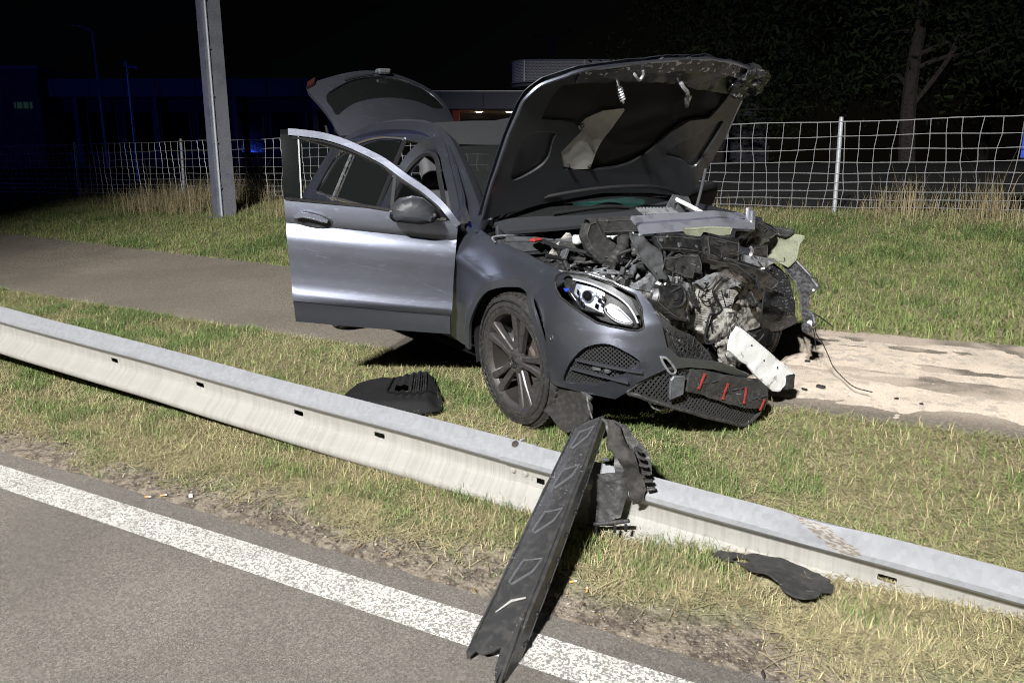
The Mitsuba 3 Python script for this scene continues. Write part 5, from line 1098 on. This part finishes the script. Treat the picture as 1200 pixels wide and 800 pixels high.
# flat undertray piece by the rail at the right
up = thing('undertray_piece', 'flat dark undertray piece with a round hole lying below the guardrail', 'car part')
uo = poly([(.760, 2.592), (.79, 2.606), (.864, 2.585), (.98, 2.545), (1.06, 2.51), (1.114, 2.475), (1.135, 2.43), (1.12, 2.40), (1.128, 2.37), (1.09, 2.335), (1.06, 2.33), (1.02, 2.27), (.985, 2.262), (.955, 2.29), (.93, 2.32), (.925, 2.37), (.905, 2.40), (.86, 2.44), (.84, 2.49), (.80, 2.54)], [list(sg.Point(.842, 2.535).buffer(.030).exterior.coords)])
def upz(x, y): 
    u, v = UV(x, y); return np.stack([x, y, -.088 + .014 * np.sin(x * 16) * np.sin(y * 11) + 0 * v], 1)
obj('tray_sheet', crumple(sheet(uo, .011, upz, .006), .022, 10, 3), M_('black_plastic'), up)

# ribbed cover lying in the grass behind the rail
cv = thing('ribbed_cover', 'black ribbed plastic cover lying in the grass left of the front wheel', 'car part')
def cv_pt(a, b, o=0.0):   # a to the right 0..1, b away 0..1
    a, b = np.broadcast_arrays(np.asarray(a, float), np.asarray(b, float))
    A0, A1, B0, B1 = np.array([-1.03, 4.12]), np.array([-.395, 4.02]), np.array([-.98, 4.60]), np.array([-.47, 4.62])
    xy = (A0[None] * (1 - a)[:, None] + A1[None] * a[:, None]) * (1 - b)[:, None] + (B0[None] * (1 - a)[:, None] + B1[None] * a[:, None]) * b[:, None]
    u, v = UV(xy[:, 0], xy[:, 1]); base = interp(v, PROFILE)
    rise = .042 * ss(0, .22, b) * (1 - .25 * ss(.8, 1, b)) * (1 - ss(.86, 1.0, a)) + .035 - .025 * ss(.45, .05, a)
    rise = rise + .007 * np.sin(a * 75) * ss(.50, .58, a) * (1 - ss(.84, .88, a)) * ss(.22, .3, b)
    return np.column_stack([xy, base + rise + o])
co = poly(smooth_closed([(.02, .10), (.0, .75), (.10, .98), (.30, .97), (.45, .86), (.62, .97), (.86, .99), (1.0, .55), (.99, .12), (.60, .0), (.25, .0)], 66), [[(.52, .48), (.66, .48), (.66, .66), (.52, .66)]])
obj('cover_shell', crumple(sheet(co, .022, cv_pt, .008), .010, 6, 2), M_('satin_black'), cv)
obj('cover_seam', tube(cv_pt(*spline([(.48, .82), (.46, .60), (.48, .40), (.75, .36), (.95, .46)], 40).T, .006), .006, 6), M_('deep_black'), cv)
for k in range(7):
    b_ = np.linspace(.42, .88, 12); obj('cover_rib', tube(cv_pt(.70 + .026 * k + 0 * b_, b_, .004), .005, 5), M_('black_metal'), cv)

# cigarette ends, bits of plastic and paper, wreck crumbs on the sand
def ground_at(x, y, h=0.0):
    u, v = UV(x, y); return float(np.ravel(gz(np.array([u]), np.array([v])))[0]) + h
for x, y, a, lb in [(.22, 2.439, 15, 'cigarette end lying right of the leaning strip, nearer to it'), (.264, 2.388, 80, 'cigarette end lying right of the leaning strip, farther from it'), (-1.665, 2.851 + .35, 5, 'cigarette end in the dirt at the left roadside, left of another'), (-1.598, 2.851 + .36, 20, 'cigarette end in the dirt at the left roadside, right of another')]:
    t = thing('cigarette_end', lb, 'cigarette end', 'cigarette ends on the verge')
    z = ground_at(x, y, .012); d = np.array([math.cos(math.radians(a)), math.sin(math.radians(a)), 0])
    obj('filter', tube([np.array([x, y, z]) - d * .014, np.array([x, y, z]) + d * .003], .0036, 8), M_('butt'), t)
    obj('paper', tube([np.array([x, y, z]) + d * .0031, np.array([x, y, z]) + d * .013], .0034, 8), M_('paper'), t)
for x, y, s, m, lb in [(-1.47, 3.20, .030, 'paper', 'pale scrap of paper at the edge of the asphalt'), (-2.42, 3.85, .035, 'satin_black', 'small black stick of plastic on the left verge'),
                       (1.69, 4.17, .035, 'black_metal', 'black lump on the sand by the bumper tip'), (1.80, 4.215, .05, 'black_metal', 'thin black splinter on the sand by the bumper tip'), (2.13, 3.99, .022, 'black_metal', 'small black crumb on the bare path at the right'), (2.22, 3.90, .02, 'black_metal', 'tiny black crumb nearest the verge on the path'),
                       (1.945, 4.80, .035, 'satin_black', 'black plug lying on the sand below the hanging strip'), (1.70, 4.95, .03, 'satin_black', 'black hook lying on the sand beside the wheel'), (-.50, 1.72, .008, 'satin_black', 'dark speck of rubber on the road in the foreground'), (-1.15, 2.62, .008, 'paper', 'pale stone chip beside the white line')]:
    mm = crumple(box((s, s * .5, s * .35), (0, 0, 0), s * .1).subdivide().subdivide(), s * .25, .9 / s, int(abs(x) * 100))
    mm.apply_transform(rotm(abs(x) * 77, [0, 0, 1])); u, v = UV(x, y)
    zz = -.145 if v < 2.1 else ground_at(x, y)
    mm.apply_translation((x, y, zz + s * .16 + .004)); tag(obj('debris_piece', mm, M_(m), smooth=False), lb, 'debris')

# ---------------------------------------------------------------- wire fence along the bank
FV = 11.75
def f_pt(u, h): return P3(u, FV, float(interp(FV, PROFILE)) + h)
fence = thing('wire_fence', 'wire mesh stock fence with metal posts along the top of the bank', 'fence')
r3 = np.random.default_rng(5)
posts = [-40, -32.6, -25.2, -18.6, -14.75, -8.9, -5.6, -1.08, 3.1, 7.0, 12]
FH = 1.30
for u in posts:
    m = lathe([(0, FH + .05), (.026, FH + .05), (.030, FH + .03), (.030, -.3)][::-1], 'z', 14)
    m.apply_transform(rotm(r3.normal(0, 1.2), [0, 1, 0])); m.apply_translation(f_pt(u, 0) + np.r_[EV * .04, 0]); obj('post', m, M_('post_metal'), fence)
lev = [1.29, 1.09, .91, .735, .59, .46, .34, .23, .12]
us = np.arange(-42, 13, .35)
sag = lambda u, k: .008 * np.sin(u * 2.1 + k * 1.7) + .004 * np.sin(u * 5.3 + k)
for k, h in enumerate(lev):
    obj('wire', tube(np.array([f_pt(u, h + sag(u, k)) for u in us]), .0052 if k else .0068, 4, False), M_('wire'), fence)
for i, u in enumerate(np.arange(-41, 12.5, .205)):
    off = r3.normal(0, .007, len(lev)); hh = np.array(lev) + [sag(u, k) for k in range(len(lev))]
    obj('upright_wire', tube(np.array([f_pt(u + o + .03 * math.sin(h * 3 + i), h) for o, h in zip(off, hh)]), .0046, 4, False), M_('wire'), fence)

# steel mast on the bank at the left
mast = thing('steel_mast', 'tall grey steel mast with a pale cable conduit behind the path', 'mast')
mx, my = -5.36, 14.2
mz = float(interp(UV(mx, my)[1], PROFILE))
def hsec(w, d, t): return sg.box(-w / 2, -d / 2, w / 2, d / 2).buffer(-.015).buffer(.015)
body = []
for k in range(2):
    pass
w0, w1, Hm = .34, .28, 14.0
prof_ = np.array(hsec(1, 1, .1).exterior.coords)[:-1]
V = np.vstack([np.column_stack([prof_ * w0, np.full(len(prof_), -.3)]), np.column_stack([prof_ * w1, np.full(len(prof_), Hm)])]); N_ = len(prof_)
F = []
for k in range(N_): a0, a1 = k, (k + 1) % N_; F += [(a0, a1, a1 + N_), (a0, a1 + N_, a0 + N_)]
mm = trimesh.Trimesh(V, np.array(F), process=False); Rz = rotm(38, [0, 0, 1]); mm.apply_transform(Rz); mm.apply_translation((mx, my, mz))
obj('shaft', mm, M_('mast_steel'), mast, smooth=25)
cdir = np.array([-.06, -1.0]); 
zz = np.linspace(-.1, Hm, 40); rr_ = np.interp(zz, [0, Hm], [w0 * .64, w1 * .64])
obj('conduit', tube(np.column_stack([mx + .03 - .0 * zz, my - rr_ - .01, mz + zz]), .022, 8), M_('conduit'), mast)
for z_ in np.arange(.5, 13, .8):
    obj('conduit_clamp', box((.075, .03, .03), (mx + .03, my - np.interp(z_, [0, Hm], [w0 * .64, w1 * .64]) - .012, mz + z_), .004), M_('mast_steel'), mast)
obj('base_plate', box((.6, .6, .04), (mx, my, mz - .03), .006, Rz), M_('mast_steel'), mast)

# street lamps beyond the fence
def gzz(x, y): return float(interp(UV(x, y)[1], PROFILE))
def street_lamp(x, y, top, arms, r, label, dbl):
    t = thing('street_lamp', label, 'street lamp'); z0 = gzz(x, y)
    obj('pole', tube([(x, y, z0 - .2), (x, y, (z0 + top) / 2), (x, y, top)], [r, r * .85, r * .65], 8), M_('post_metal'), t)
    for dx, dz in arms:
        obj('arm', tube(spline([(x, y, top - .05), (x + dx * .5, y, top + dz * .6), (x + dx, y, top + dz)], 10), r * .5, 6), M_('post_metal'), t)
        obj('lamp_head', box((.55, .22, .10), (x + dx * 1.3, y, top + dz * 1.1), .03, rotm(-math.degrees(math.atan2(dz, dx)) if dx > 0 else 8, [0, 1, 0])), M_('housing'), t)
    return t
street_lamp(-13.6, 28.0, 5.05, [(.14, -.02)], .06, 'short pole with a small floodlight behind the left fence', False)
street_lamp(-23.6, 45.0, 9.2, [(-.8, .25)], .09, 'tall dim street lamp with one arm at the far left', False)
street_lamp(2.69, 52.0, 9.95, [(-.75, .12), (.75, .4)], .08, 'tall street lamp with two arms behind the raised deck', True)
k = [kk for kk in labels if kk.startswith('street_lamp')][0]
obj('small_head', box((.12, .12, .22), (-13.6, 27.95, 5.1), .02), M_('housing'), k)

# flat-roofed building at the left
bl = thing('flat_roofed_building', 'long dark flat roofed building beyond the fence at the left', 'building')
by = 45.0
obj('wall', box((20.0, 8, 4.3), (-17.3, by + 5.2, 3.75)), M_('dark_wall'), bl)
for i in range(9):
    x0 = -27.2 + i * 2.03
    obj('fascia_panel', box((1.99, .12, .86), (x0, by, 6.10), .01), M_('fascia'), bl)
obj('roof', box((19.5, 10, .12), (-18.2, by + 5.1, 6.60)), M_('fascia'), bl)
obj('eaves', box((18.5, 1.2, .06), (-18.8, by + .70, 5.66)), M_('dark_wall'), bl)
for i in range(8):
    x0 = -26.3 + i * 2.15; w_ = obj('window', box((1.7, .08, 2.3), (x0, by + 1.14, 3.75), .0), M_('dark_window'), bl)
    for sx in (-.86, .86): obj('frame', box((.08, .10, 2.4), (x0 + sx, by + 1.10, 3.75)), M_('fascia'), w_)
    obj('sill', box((1.9, .16, .08), (x0, by + 1.08, 2.55)), M_('fascia'), w_)
for i in range(4): obj('column', box((.28, .28, 3.8), (-25.2 + i * 4.6, by + .35, 3.75), .01), M_('fascia'), bl)
b2 = thing('corner_block', 'taller dark block with a dim green window at the far left edge', 'building')
obj('wall', box((7.5, 10, 5.4), (-30.2, by + 4, 4.35)), M_('dark_wall'), b2)
obj('roof', box((7.8, 10.3, .2), (-30.2, by + 4, 7.1)), M_('fascia'), b2)
gw = obj('lit_window', box((1.0, .05, .34), (-27.4, by - 1.03, 5.1)), M_('olive_plastic'), b2)
scene[gw]['emitter'] = {'type': 'area', 'radiance': srgb((.006, .016, .008)), 'sampling_weight': .1}
for i in range(3): obj('glazing_bar', box((.05, .03, .36), (-27.75 + i * .35, by - 1.07, 5.1)), M_('dark_wall'), b2)

# lit canopy in the middle
cn = thing('lit_canopy', 'low canopy with lit ceiling and red column behind the car roof', 'canopy')
cy = 40.0
for i in range(5):
    obj('fascia_panel', box((2.16, .1, .74), (-9.1 + i * 2.18, cy, 4.95), .01), M_('fascia'), cn)
obj('roof', box((11.2, 9, .1), (-4.75, cy + 4.5, 5.37)), M_('fascia'), cn)
obj('top_rail', box((11.2, .06, .05), (-4.75, cy - .02, 5.45)), M_('wire'), cn)
obj('ceiling', box((10.8, 8.6, .06), (-4.75, cy + 4.4, 4.60)), M_('soffit'), cn)
obj('back_wall', box((10.8, .2, 2.9), (-4.75, cy + 8.6, 3.1)), M_('dark_wall'), cn)
obj('column', box((.32, .32, 2.75), (-2.9, cy + .6, 3.2), .01), M_('red_paint'), cn)
obj('column', box((.32, .32, 2.75), (-9.4, cy + .6, 3.2), .01), M_('fascia'), cn)
obj('counter', box((3.0, .6, 1.1), (-3.2, cy + 5.0, 2.4), .02), M_('dark_wall'), cn)
for (x, y) in [(-1.75, cy + 1.6), (-.12, cy + 1.7), (-6.2, cy + 1.6)]:
    d = obj('ceiling_lamp', lathe([(0, -.05), (.13, -.05), (.16, 0)], 'z', 20).apply_translation((x, y, 4.565)), M_('white_plastic'), cn)
    scene[d]['emitter'] = {'type': 'area', 'radiance': srgb((60.0, 44.0, 27.0)), 'sampling_weight': .3}
d = obj('wall_lamp', trimesh.creation.icosphere(2, .07).apply_translation((-2.05, cy + 5.5, 3.85)), M_('white_plastic'), cn)
scene[d]['emitter'] = {'type': 'area', 'radiance': srgb((4.0, 3.0, 2.2)), 'sampling_weight': .2}

# raised deck with perforated balustrade
dk = thing('raised_deck', 'raised deck with white perforated balustrade behind the bonnet', 'balustrade')
ang = np.linspace(math.pi, math.pi * 1.5, 9); cxy = np.array([1.0, 39.4 + 1.0])
plan = [(.02, 46.0), (.02, 43.0)] + [(cxy[0] + 1.0 * math.cos(a), cxy[1] + 1.0 * math.sin(a)) for a in ang] + [(3.6, 39.4), (6.2, 39.4), (8.8, 39.4), (11.4, 39.4), (14.0, 39.4)]
zb, zt = 5.85, 6.85
def wallstrip(pts, z0, z1, th):
    V = []; 
    for x, y in pts: V += [(x, y, z0), (x, y, z1)]
    F = []
    for i in range(len(pts) - 1): F += [(2 * i, 2 * i + 2, 2 * i + 3), (2 * i, 2 * i + 3, 2 * i + 1)]
    return solidify(np.array(V), np.array(F), th)
groups = [plan[0:2], plan[1:8], plan[7:12], plan[11:13], plan[12:14], plan[13:15], plan[14:16]]
for g in groups: obj('panel', wallstrip(g, zb + .04, zt - .04, .04), M_('perforated'), dk)
for z_, n_ in ((zb, 'bottom_rail'), (zt, 'top_rail')): obj(n_, tube([(x, y, z_) for x, y in plan], .05, 6), M_('conduit'), dk)
for i in (8, 11, 12, 13, 14): obj('post', box((.07, .07, 1.0), (plan[i][0], plan[i][1] - .05, (zb + zt) / 2)), M_('conduit'), dk)
deckpoly = poly(plan + [(14.0, 46.0)])
dkm = trimesh.creation.extrude_polygon(deckpoly, .12, engine='earcut'); dkm.apply_translation((0, 0, zb - .22)); obj('deck_slab', dkm, M_('fascia'), dk)
obj('underside', trimesh.convex.convex_hull(np.array([(.1, 39.9, 5.63), (13.8, 39.9, 5.63), (13.8, 46, 5.63), (.1, 46, 5.63), (1.6, 41.2, 5.0), (13.8, 41.2, 5.0), (13.8, 46, 5.0), (1.6, 46, 5.0)])), M_('dark_wall'), dk)
obj('wall', box((11.5, 4.4, 3.4), (8.0, 43.6, 3.35)), M_('dark_wall'), dk)

# blue sign at the right edge
sg_ = thing('blue_sign', 'small blue road sign on a thin pole at the right edge', 'sign')
sz0 = float(interp(UV(6.95, 10.3)[1], PROFILE))
obj('pole', tube([(6.98, 10.35, sz0 - .2), (6.98, 10.35, 1.9)], .022, 8), M_('post_metal'), sg_)
obj('sign_plate', box((.34, .012, .34), (6.98, 10.32, 1.69), .004, rotm(-18, [0, 0, 1])), M_('blue_sign'), sg_)

# pines and dark trees beyond the fence at the right
def needles(cs, rad, n, rg, sz):
    c = cs[rg.integers(0, len(cs), n)] + rg.normal(0, 1, (n, 3)) * rad
    d = rg.normal(0, 1, (n, 3)) + [0, 0, .25]; d /= np.linalg.norm(d, axis=1, keepdims=True)
    s = np.cross(d, rg.normal(0, 1, (n, 3))); s /= np.linalg.norm(s, axis=1, keepdims=True) + 1e-9
    L = rg.uniform(.6, 1.3, n)[:, None] * sz; w = L * .22
    V = np.stack([c - s * w, c + s * w, c + d * L + s * w * .4, c + d * L - s * w * .4], 1).reshape(-1, 3)
    i = np.arange(n) * 4; F = np.vstack([np.stack([i, i + 1, i + 2], 1), np.stack([i, i + 2, i + 3], 1)])
    base = np.array([.018, .026, .015]) + rg.uniform(0, 1, (n, 1)) * np.array([.020, .026, .010]); return V, F, np.repeat(base, 4, 0)
def pine(x, y, h, tr, crown_lo, spread, seed, label, nn=15000, branches=20, name='pine_tree', cat='tree'):
    rg = np.random.default_rng(seed); t = thing(name, label, cat, 'trees beyond the fence'); z0 = gzz(x, y)
    sp_ = np.array([(x + .12 * math.sin(i * 1.3 + seed), y + .1 * math.cos(i + seed), z0 - .3 + (h + .3) * i / 7) for i in range(8)])
    obj('trunk', tube(spline(sp_, 40), np.linspace(tr, tr * .25, len(spline(sp_, 40))), 9), M_('bark'), t)
    cs = []
    for b in range(branches):
        f = crown_lo + (1 - crown_lo) * (b + rg.random()) / branches; a = rg.uniform(0, 2 * math.pi); L = spread * (1.15 - .75 * f) * rg.uniform(.6, 1.1)
        p0 = np.array([np.interp(f, np.linspace(0, 1, 8), sp_[:, k]) for k in range(3)])
        dirv = np.array([math.cos(a), math.sin(a), rg.uniform(.05, .55)])
        bp = [p0 + dirv * L * q + [0, 0, -.10 * L * q * q] + rg.normal(0, .06, 3) * L * q for q in (0, .3, .6, 1)]
        obj('limb', tube(spline(bp, 12), np.linspace(tr * .33, tr * .06, len(spline(bp, 12))), 6), M_('bark'), t)
        for q in np.linspace(.35, 1.05, 5): cs.append(p0 + dirv * L * q + rg.normal(0, .16, 3) * L)
    cs = np.array(cs); V, F, C = needles(cs, spread * .14, nn, rg, .22)
    obj('crown', trimesh.Trimesh(V, F, process=False), M_('vcol'), t, smooth=False, color=C)
PT = [(13.0, 25.5, 11, .26, .22, 4.4, 3, 'dark pine with a pale forked trunk nearest behind the right fence'),
      (9.2, 34, 12, .20, .12, 4.4, 4, 'dark pine standing left of the forked pine'), (18.2, 27, 12, .28, .22, 4.6, 5, 'dark pine at the right edge behind the blue sign'),
      (15.5, 37, 14, .3, .2, 5.0, 6, 'dark pine set back between the forked pine and the right edge'), (23, 38, 14, .3, .2, 5.5, 8, 'dark pine farthest right beyond the picture edge')]
for a in PT: pine(*a)
k0 = [k for k in labels if k.startswith('pine_tree')][0]
z0 = gzz(13, 25.5); obj('limb', tube(spline([(13.05, 25.4, z0 + 1.9), (13.4, 25.2, z0 + 2.5), (13.75, 25.0, z0 + 3.2), (14.0, 24.9, z0 + 4.0)], 16), np.linspace(.11, .05, 16 - 0) if False else .08, 7), M_('bark'), k0)

# ---------------------------------------------------------------- grass (blades; colour of each is its own)
def blades(u, v, L, w, lean, col, rg, zoff=0.0, bend=.5):
    n = len(u); z = ground_z(u, v) + zoff; base = np.column_stack([np.outer(u, EU) + np.outer(v, EV), z - .006])
    a = rg.uniform(0, 2 * np.pi, n); d = np.stack([np.cos(a), np.sin(a), 0 * a], 1); s = np.stack([-np.sin(a), np.cos(a), 0 * a], 1)
    up = np.array([0, 0, 1.0]); l1 = lean[:, None]
    t1 = d * np.sin(l1) + up * np.cos(l1); l2 = np.minimum(l1 + bend * rg.uniform(.3, 1.4, (n, 1)), 1.75); t2 = d * np.sin(l2) + up * np.cos(l2)
    p1 = base + t1 * L[:, None] * .55; p2 = p1 + t2 * L[:, None] * .45; w = w[:, None]
    V = np.stack([base - s * w / 2, base + s * w / 2, p1 + s * w * .4, p1 - s * w * .4, p2], 1).reshape(-1, 3)
    i = np.arange(n) * 5; F = np.vstack([np.stack([i, i + 1, i + 2], 1), np.stack([i, i + 2, i + 3], 1), np.stack([i + 3, i + 2, i + 4], 1)])
    return V, F, np.repeat(col, 5, 0)
def green(n, rg, k): return np.array([.125, .178, .062]) * (0.55 + .95 * rg.random((n, 1))) + k[:, None] * np.array([.065, .055, .022])
def straw(n, rg): return np.array([.40, .35, .205]) * (0.50 + .75 * rg.random((n, 1)))
fan = math.tan(math.radians(34.3)) * 1.12
import shapely
_under = [uo.buffer(.004), sg.Polygon([(-1.0, 4.16), (-.42, 4.05), (-.45, 4.45), (-.55, 4.6), (-.95, 4.58)])]
def inview(u, v):
    x, y = u * EU[0] + v * EV[0], u * EU[1] + v * EV[1]; k = (np.abs(x) < y * fan + .8) & (y > 1.0)
    for pg in _under: k &= ~shapely.contains_xy(pg, x, y)
    return k
rg = np.random.default_rng(21)
def scatter(n, u0, u1, v0, v1, keep):
    u, v = rg.uniform(u0, u1, n), rg.uniform(v0, v1, n); k = inview(u, v) & (rg.random(n) < keep(u, v)); return u[k], v[k]
def tuft(u, v): return ss(.02, .16, nz(u, v, 1.6, 30) + .7 * nz(u, v, 5.5, 31))
out = {'grass': [], 'dry_grass': []}
def add(kind, u, v, L, w, lean, col, bend=.5, zoff=0.0): out[kind].append(blades(u, v, L, w, lean, col, rg, zoff, bend))
onpath = lambda u, v: (v > interp(u, NEAR) + .02 + .10 * nz(u, v, 7, 4)) & (v < interp(u, FAR) - .02 + .10 * nz(u, v, 7, 5))
# zone A: road edge to rail; zone B: rail to path
for (n, u0, u1, v0, v1, dens) in [(260000, -8, 2.2, 2.06, 2.80, lambda u, v: ss(2.17, 2.52, v + .6 * nz(u, v, 2.5, 33))), (460000, -11, 3.6, 2.75, 5.4, lambda u, v: .9 * (~onpath(u, v)) + 0 * u)]:
    u, v = scatter(n, u0, u1, v0, v1, lambda a, b: dens(a, b) * (.58 + .42 * tuft(a, b)))
    k = tuft(u, v); isg = rg.random(len(u)) < (np.where(u > -1.6, .14, .24) + np.where(u > -1.6, .24, .30) * k if v0 < 2.5 else .50 + .30 * k)
    L = np.where(isg, rg.uniform(.03, .070, len(u)) + .028 * k * rg.random(len(u)), rg.uniform(.04, .10, len(u)))
    if v0 < 2.5: L = L * (.55 + .45 * ss(2.2, 2.6, v))
    lean = np.where(isg, np.abs(rg.normal(.60, .4, len(u))), np.abs(rg.normal(1.0, .35, len(u))))
    w = rg.uniform(.0022, .0042, len(u)) * np.where(v > 3.4, 1.25, 1)
    g = isg; add('grass', u[g], v[g], L[g], w[g], lean[g], green(g.sum(), rg, 1 - k[g]))
    g = ~isg; add('dry_grass', u[g], v[g], L[g], w[g], lean[g], straw(g.sum(), rg))
    u, v = scatter(int(n * .34), u0, u1, v0, v1, lambda a, b: dens(a, b) * (.95 - .55 * tuft(a, b)))
    m = len(u); add('dry_grass', u, v, rg.uniform(.05, .14, m), rg.uniform(.002, .004, m), rg.uniform(1.3, 1.55, m), straw(m, rg), .1, .012)
# tufts at the foot of the rail and one in front of the wheel
cu = rg.uniform(-7, .3, 26); cvv = np.where(rg.random(26) < .5, 2.58 + rg.normal(0, .06, 26), 2.95 + rg.normal(0, .05, 26))
for a, b in list(zip(cu, cvv)) + [(-1.93, 3.52), (-1.96, 3.55), (-1.20, 2.50), (-1.05, 2.52), (-3.6, 2.55), (-2.7, 2.5), (-2.5, 2.5), (-4.6, 2.5), (-1.0, 2.42)]:
    m = int(rg.uniform(35, 90)); u, v = a + rg.normal(0, .055, m), b + rg.normal(0, .035, m); kk = inview(u, v); u, v = u[kk], v[kk]; m = len(u)
    if m: add('grass', u, v, rg.uniform(.04, .10, m), rg.uniform(.003, .005, m), np.abs(rg.normal(.25, .2, m)), green(m, rg, rg.random(m) * .5))
# the bank beyond the path
u, v = scatter(420000, -30, 14, 6.1, 12.4, lambda a, b: (~onpath(a, b)) * np.clip(1.25 - .05 * np.hypot(a, b - 5), .35, 1))
k = tuft(u * .6, v * .6); isg = rg.random(len(u)) < .76 + .22 * k - .50 * ss(9.8, 11.6, v)
L = rg.uniform(.05, .12, len(u)) + .05 * k * rg.random(len(u)); lean = np.where(isg, np.abs(rg.normal(.45, .35, len(u))), np.abs(rg.normal(.9, .4, len(u)))); w = rg.uniform(.005, .010, len(u))
g = isg; add('grass', u[g], v[g], L[g], w[g], lean[g], green(g.sum(), rg, 1 - k[g])); g = ~isg; add('dry_grass', u[g], v[g], L[g], w[g], lean[g], straw(g.sum(), rg))
for kind, lb in (('grass', 'green grass blades and tufts on the verge and bank'), ('dry_grass', 'dry straw coloured grass lying on the verge and bank')):
    Vs, Fs, Cs, o = [], [], [], 0
    for V, F, C in out[kind]: Vs.append(V); Fs.append(F + o); Cs.append(C); o += len(V)
    tag(obj(kind, trimesh.Trimesh(np.vstack(Vs), np.vstack(Fs), process=False), M_('vcol'), None, False, color=np.clip(np.vstack(Cs), 0, 1)), lb, 'grass', None, 'stuff')
# tall dead stems along the fence
def stems(n, u0, u1, v0, v1, lo, hi):
    u, v = rg.uniform(u0, u1, n), rg.normal((v0 + v1) / 2, (v1 - v0) / 3, n); c = ss(-.10, .15, nz(u, 0 * u, .55, 40) + .4 * nz(u, v, 2.2, 41)); k = rg.random(n) < .12 + .9 * c; k &= inview(u, v); u, v, c = u[k], v[k], c[k]
    m = len(u); return blades(u, v, rg.uniform(lo, hi, m) * (.55 + .6 * c), rg.uniform(.004, .008, m), np.abs(rg.normal(.22, .2, m)), np.array([.40, .335, .20]) * (.55 + .6 * rg.random((m, 1))), rg, 0, .5)
parts_ = [stems(22000, -32, 12, 11.0, 12.3, .22, .62), stems(900, -32, 12, 11.2, 12.0, .55, 1.0), stems(2500, -14.5, -8, 9.7, 10.7, .25, .6)]
Vs, Fs, Cs, o = [], [], [], 0
for V, F, C in parts_: Vs.append(V); Fs.append(F + o); Cs.append(C); o += len(V)
tag(obj('tall_dead_grass', trimesh.Trimesh(np.vstack(Vs), np.vstack(Fs), process=False), M_('vcol'), None, False, color=np.clip(np.vstack(Cs), 0, 1)), 'tall dead grass stems along the foot of the wire fence', 'grass', None, 'stuff')

# litter: dead leaves, straw ends and grit on the verge and along the asphalt edge
n = 3600; u = rg.uniform(-7, 2, n); v = np.where(rg.random(n) < .55, 2.12 + np.abs(rg.normal(0, .14, n)) - .05, rg.uniform(2.1, 4.2, n)); kk = inview(u, v); u, v = u[kk], v[kk]; n = len(u)
z = np.where(v < 2.1, -.143, np.maximum(ground_z(u, v), -.147 - .02 * (v > 2.3)) + .006); c = np.column_stack([np.outer(u, EU) + np.outer(v, EV), z])
s = rg.uniform(.0018, .0055, n) * np.where(rg.random(n) < .06, 2.0, 1.0); a = rg.uniform(0, 2 * np.pi, n); el = rg.uniform(.4, 2.2, n)
X = np.stack([np.cos(a), np.sin(a), rg.normal(0, .25, n)], 1) * (s * el)[:, None]; Y = np.stack([-np.sin(a), np.cos(a), rg.normal(0, .25, n)], 1) * s[:, None]; Z = np.array([0, 0, 1.0]) * (s * .7)[:, None]
V = np.stack([c - X, c - Y, c + X, c + Y, c + Z], 1).reshape(-1, 3); i = np.arange(n) * 5
F = np.vstack([np.stack([i + p, i + (p + 1) % 4, i + 4], 1) for p in range(4)])
pal = np.array([(.30, .27, .23), (.10, .08, .06), (.20, .15, .09), (.42, .39, .34), (.06, .055, .05)]); C = pal[rg.choice(5, n, p=[.2, .40, .26, .02, .12])] * rg.uniform(.7, 1.25, (n, 1))
tag(obj('roadside_litter', trimesh.Trimesh(V, F, process=False), M_('vcol'), None, False, color=np.repeat(np.clip(C, 0, 1), 5, 0)), 'grit, leaf bits and crumbs scattered along the asphalt edge', 'litter', None, 'stuff')

# ---------------------------------------------------------------- lighting mast of the emergency services, behind the photographer
LP, ld = LAMP_POS, _ld
lm = thing('lighting_mast', 'portable floodlight mast with two lamp heads standing on the road', 'floodlight')
obj('pole', tube([(LP[0], LP[1] - .25, -.15), (LP[0], LP[1] - .25, LP[2] + .1)], [.07, .05], 10), M_('post_metal'), lm)
obj('cross_bar', box((1.2, .06, .06), (LP[0], LP[1] - .25, LP[2])), M_('post_metal'), lm)
for a in (0, 120, 240):
    c, s = math.cos(math.radians(a)), math.sin(math.radians(a)); obj('leg', tube([(LP[0], LP[1] - .25, 1.0), (LP[0] + 1.1 * c, LP[1] - .25 + 1.1 * s, -.14)], .03, 8), M_('post_metal'), lm)
for sx in (-.32, .32):
    c = LP + np.array([sx, 0, 0])
    A = np.eye(4); z = ld; x = np.cross([0, 0, 1.0], z); x /= np.linalg.norm(x); A[:3, 0], A[:3, 1], A[:3, 2], A[:3, 3] = x, np.cross(z, x), z, c
    h = lathe([(0, -.16), (.16, -.15), (.25, -.02), (.26, .10), (.255, .10), (.245, -.01)], 'z', 28)
    hd_ = obj('lamp_head', h, M_('housing'), lm, M=A)
    obj('reflector', lathe([(0, -.10), (.12, -.06), (.22, .06)], 'z', 28), M_('lamp_reflector'), hd_, M=A)
# blue warning beacon on the road at the left
bc = thing('warning_beacon', 'blue warning beacon on a folding stand beyond the fence', 'beacon')
bx, by_ = -24.0, 21.0
obj('stand', tube([(bx, by_, gzz(bx, by_) - .05), (bx, by_, 2.7)], .025, 8), M_('post_metal'), bc)
for a in (30, 150, 270):
    c, s = math.cos(math.radians(a)), math.sin(math.radians(a)); obj('leg', tube([(bx, by_, 1.7), (bx + .4 * c, by_ + .4 * s, gzz(bx, by_))], .015, 6), M_('post_metal'), bc)
dm = obj('dome', lathe([(.09, 0), (.09, .10), (.07, .15), (.03, .175), (0, .18)], 'z', 20).apply_translation((bx, by_, 2.7)), M_('blue_sign'), bc)
scene[dm]['emitter'] = {'type': 'area', 'radiance': srgb((.04 * BEACON_RADIANCE, .10 * BEACON_RADIANCE, BEACON_RADIANCE))}
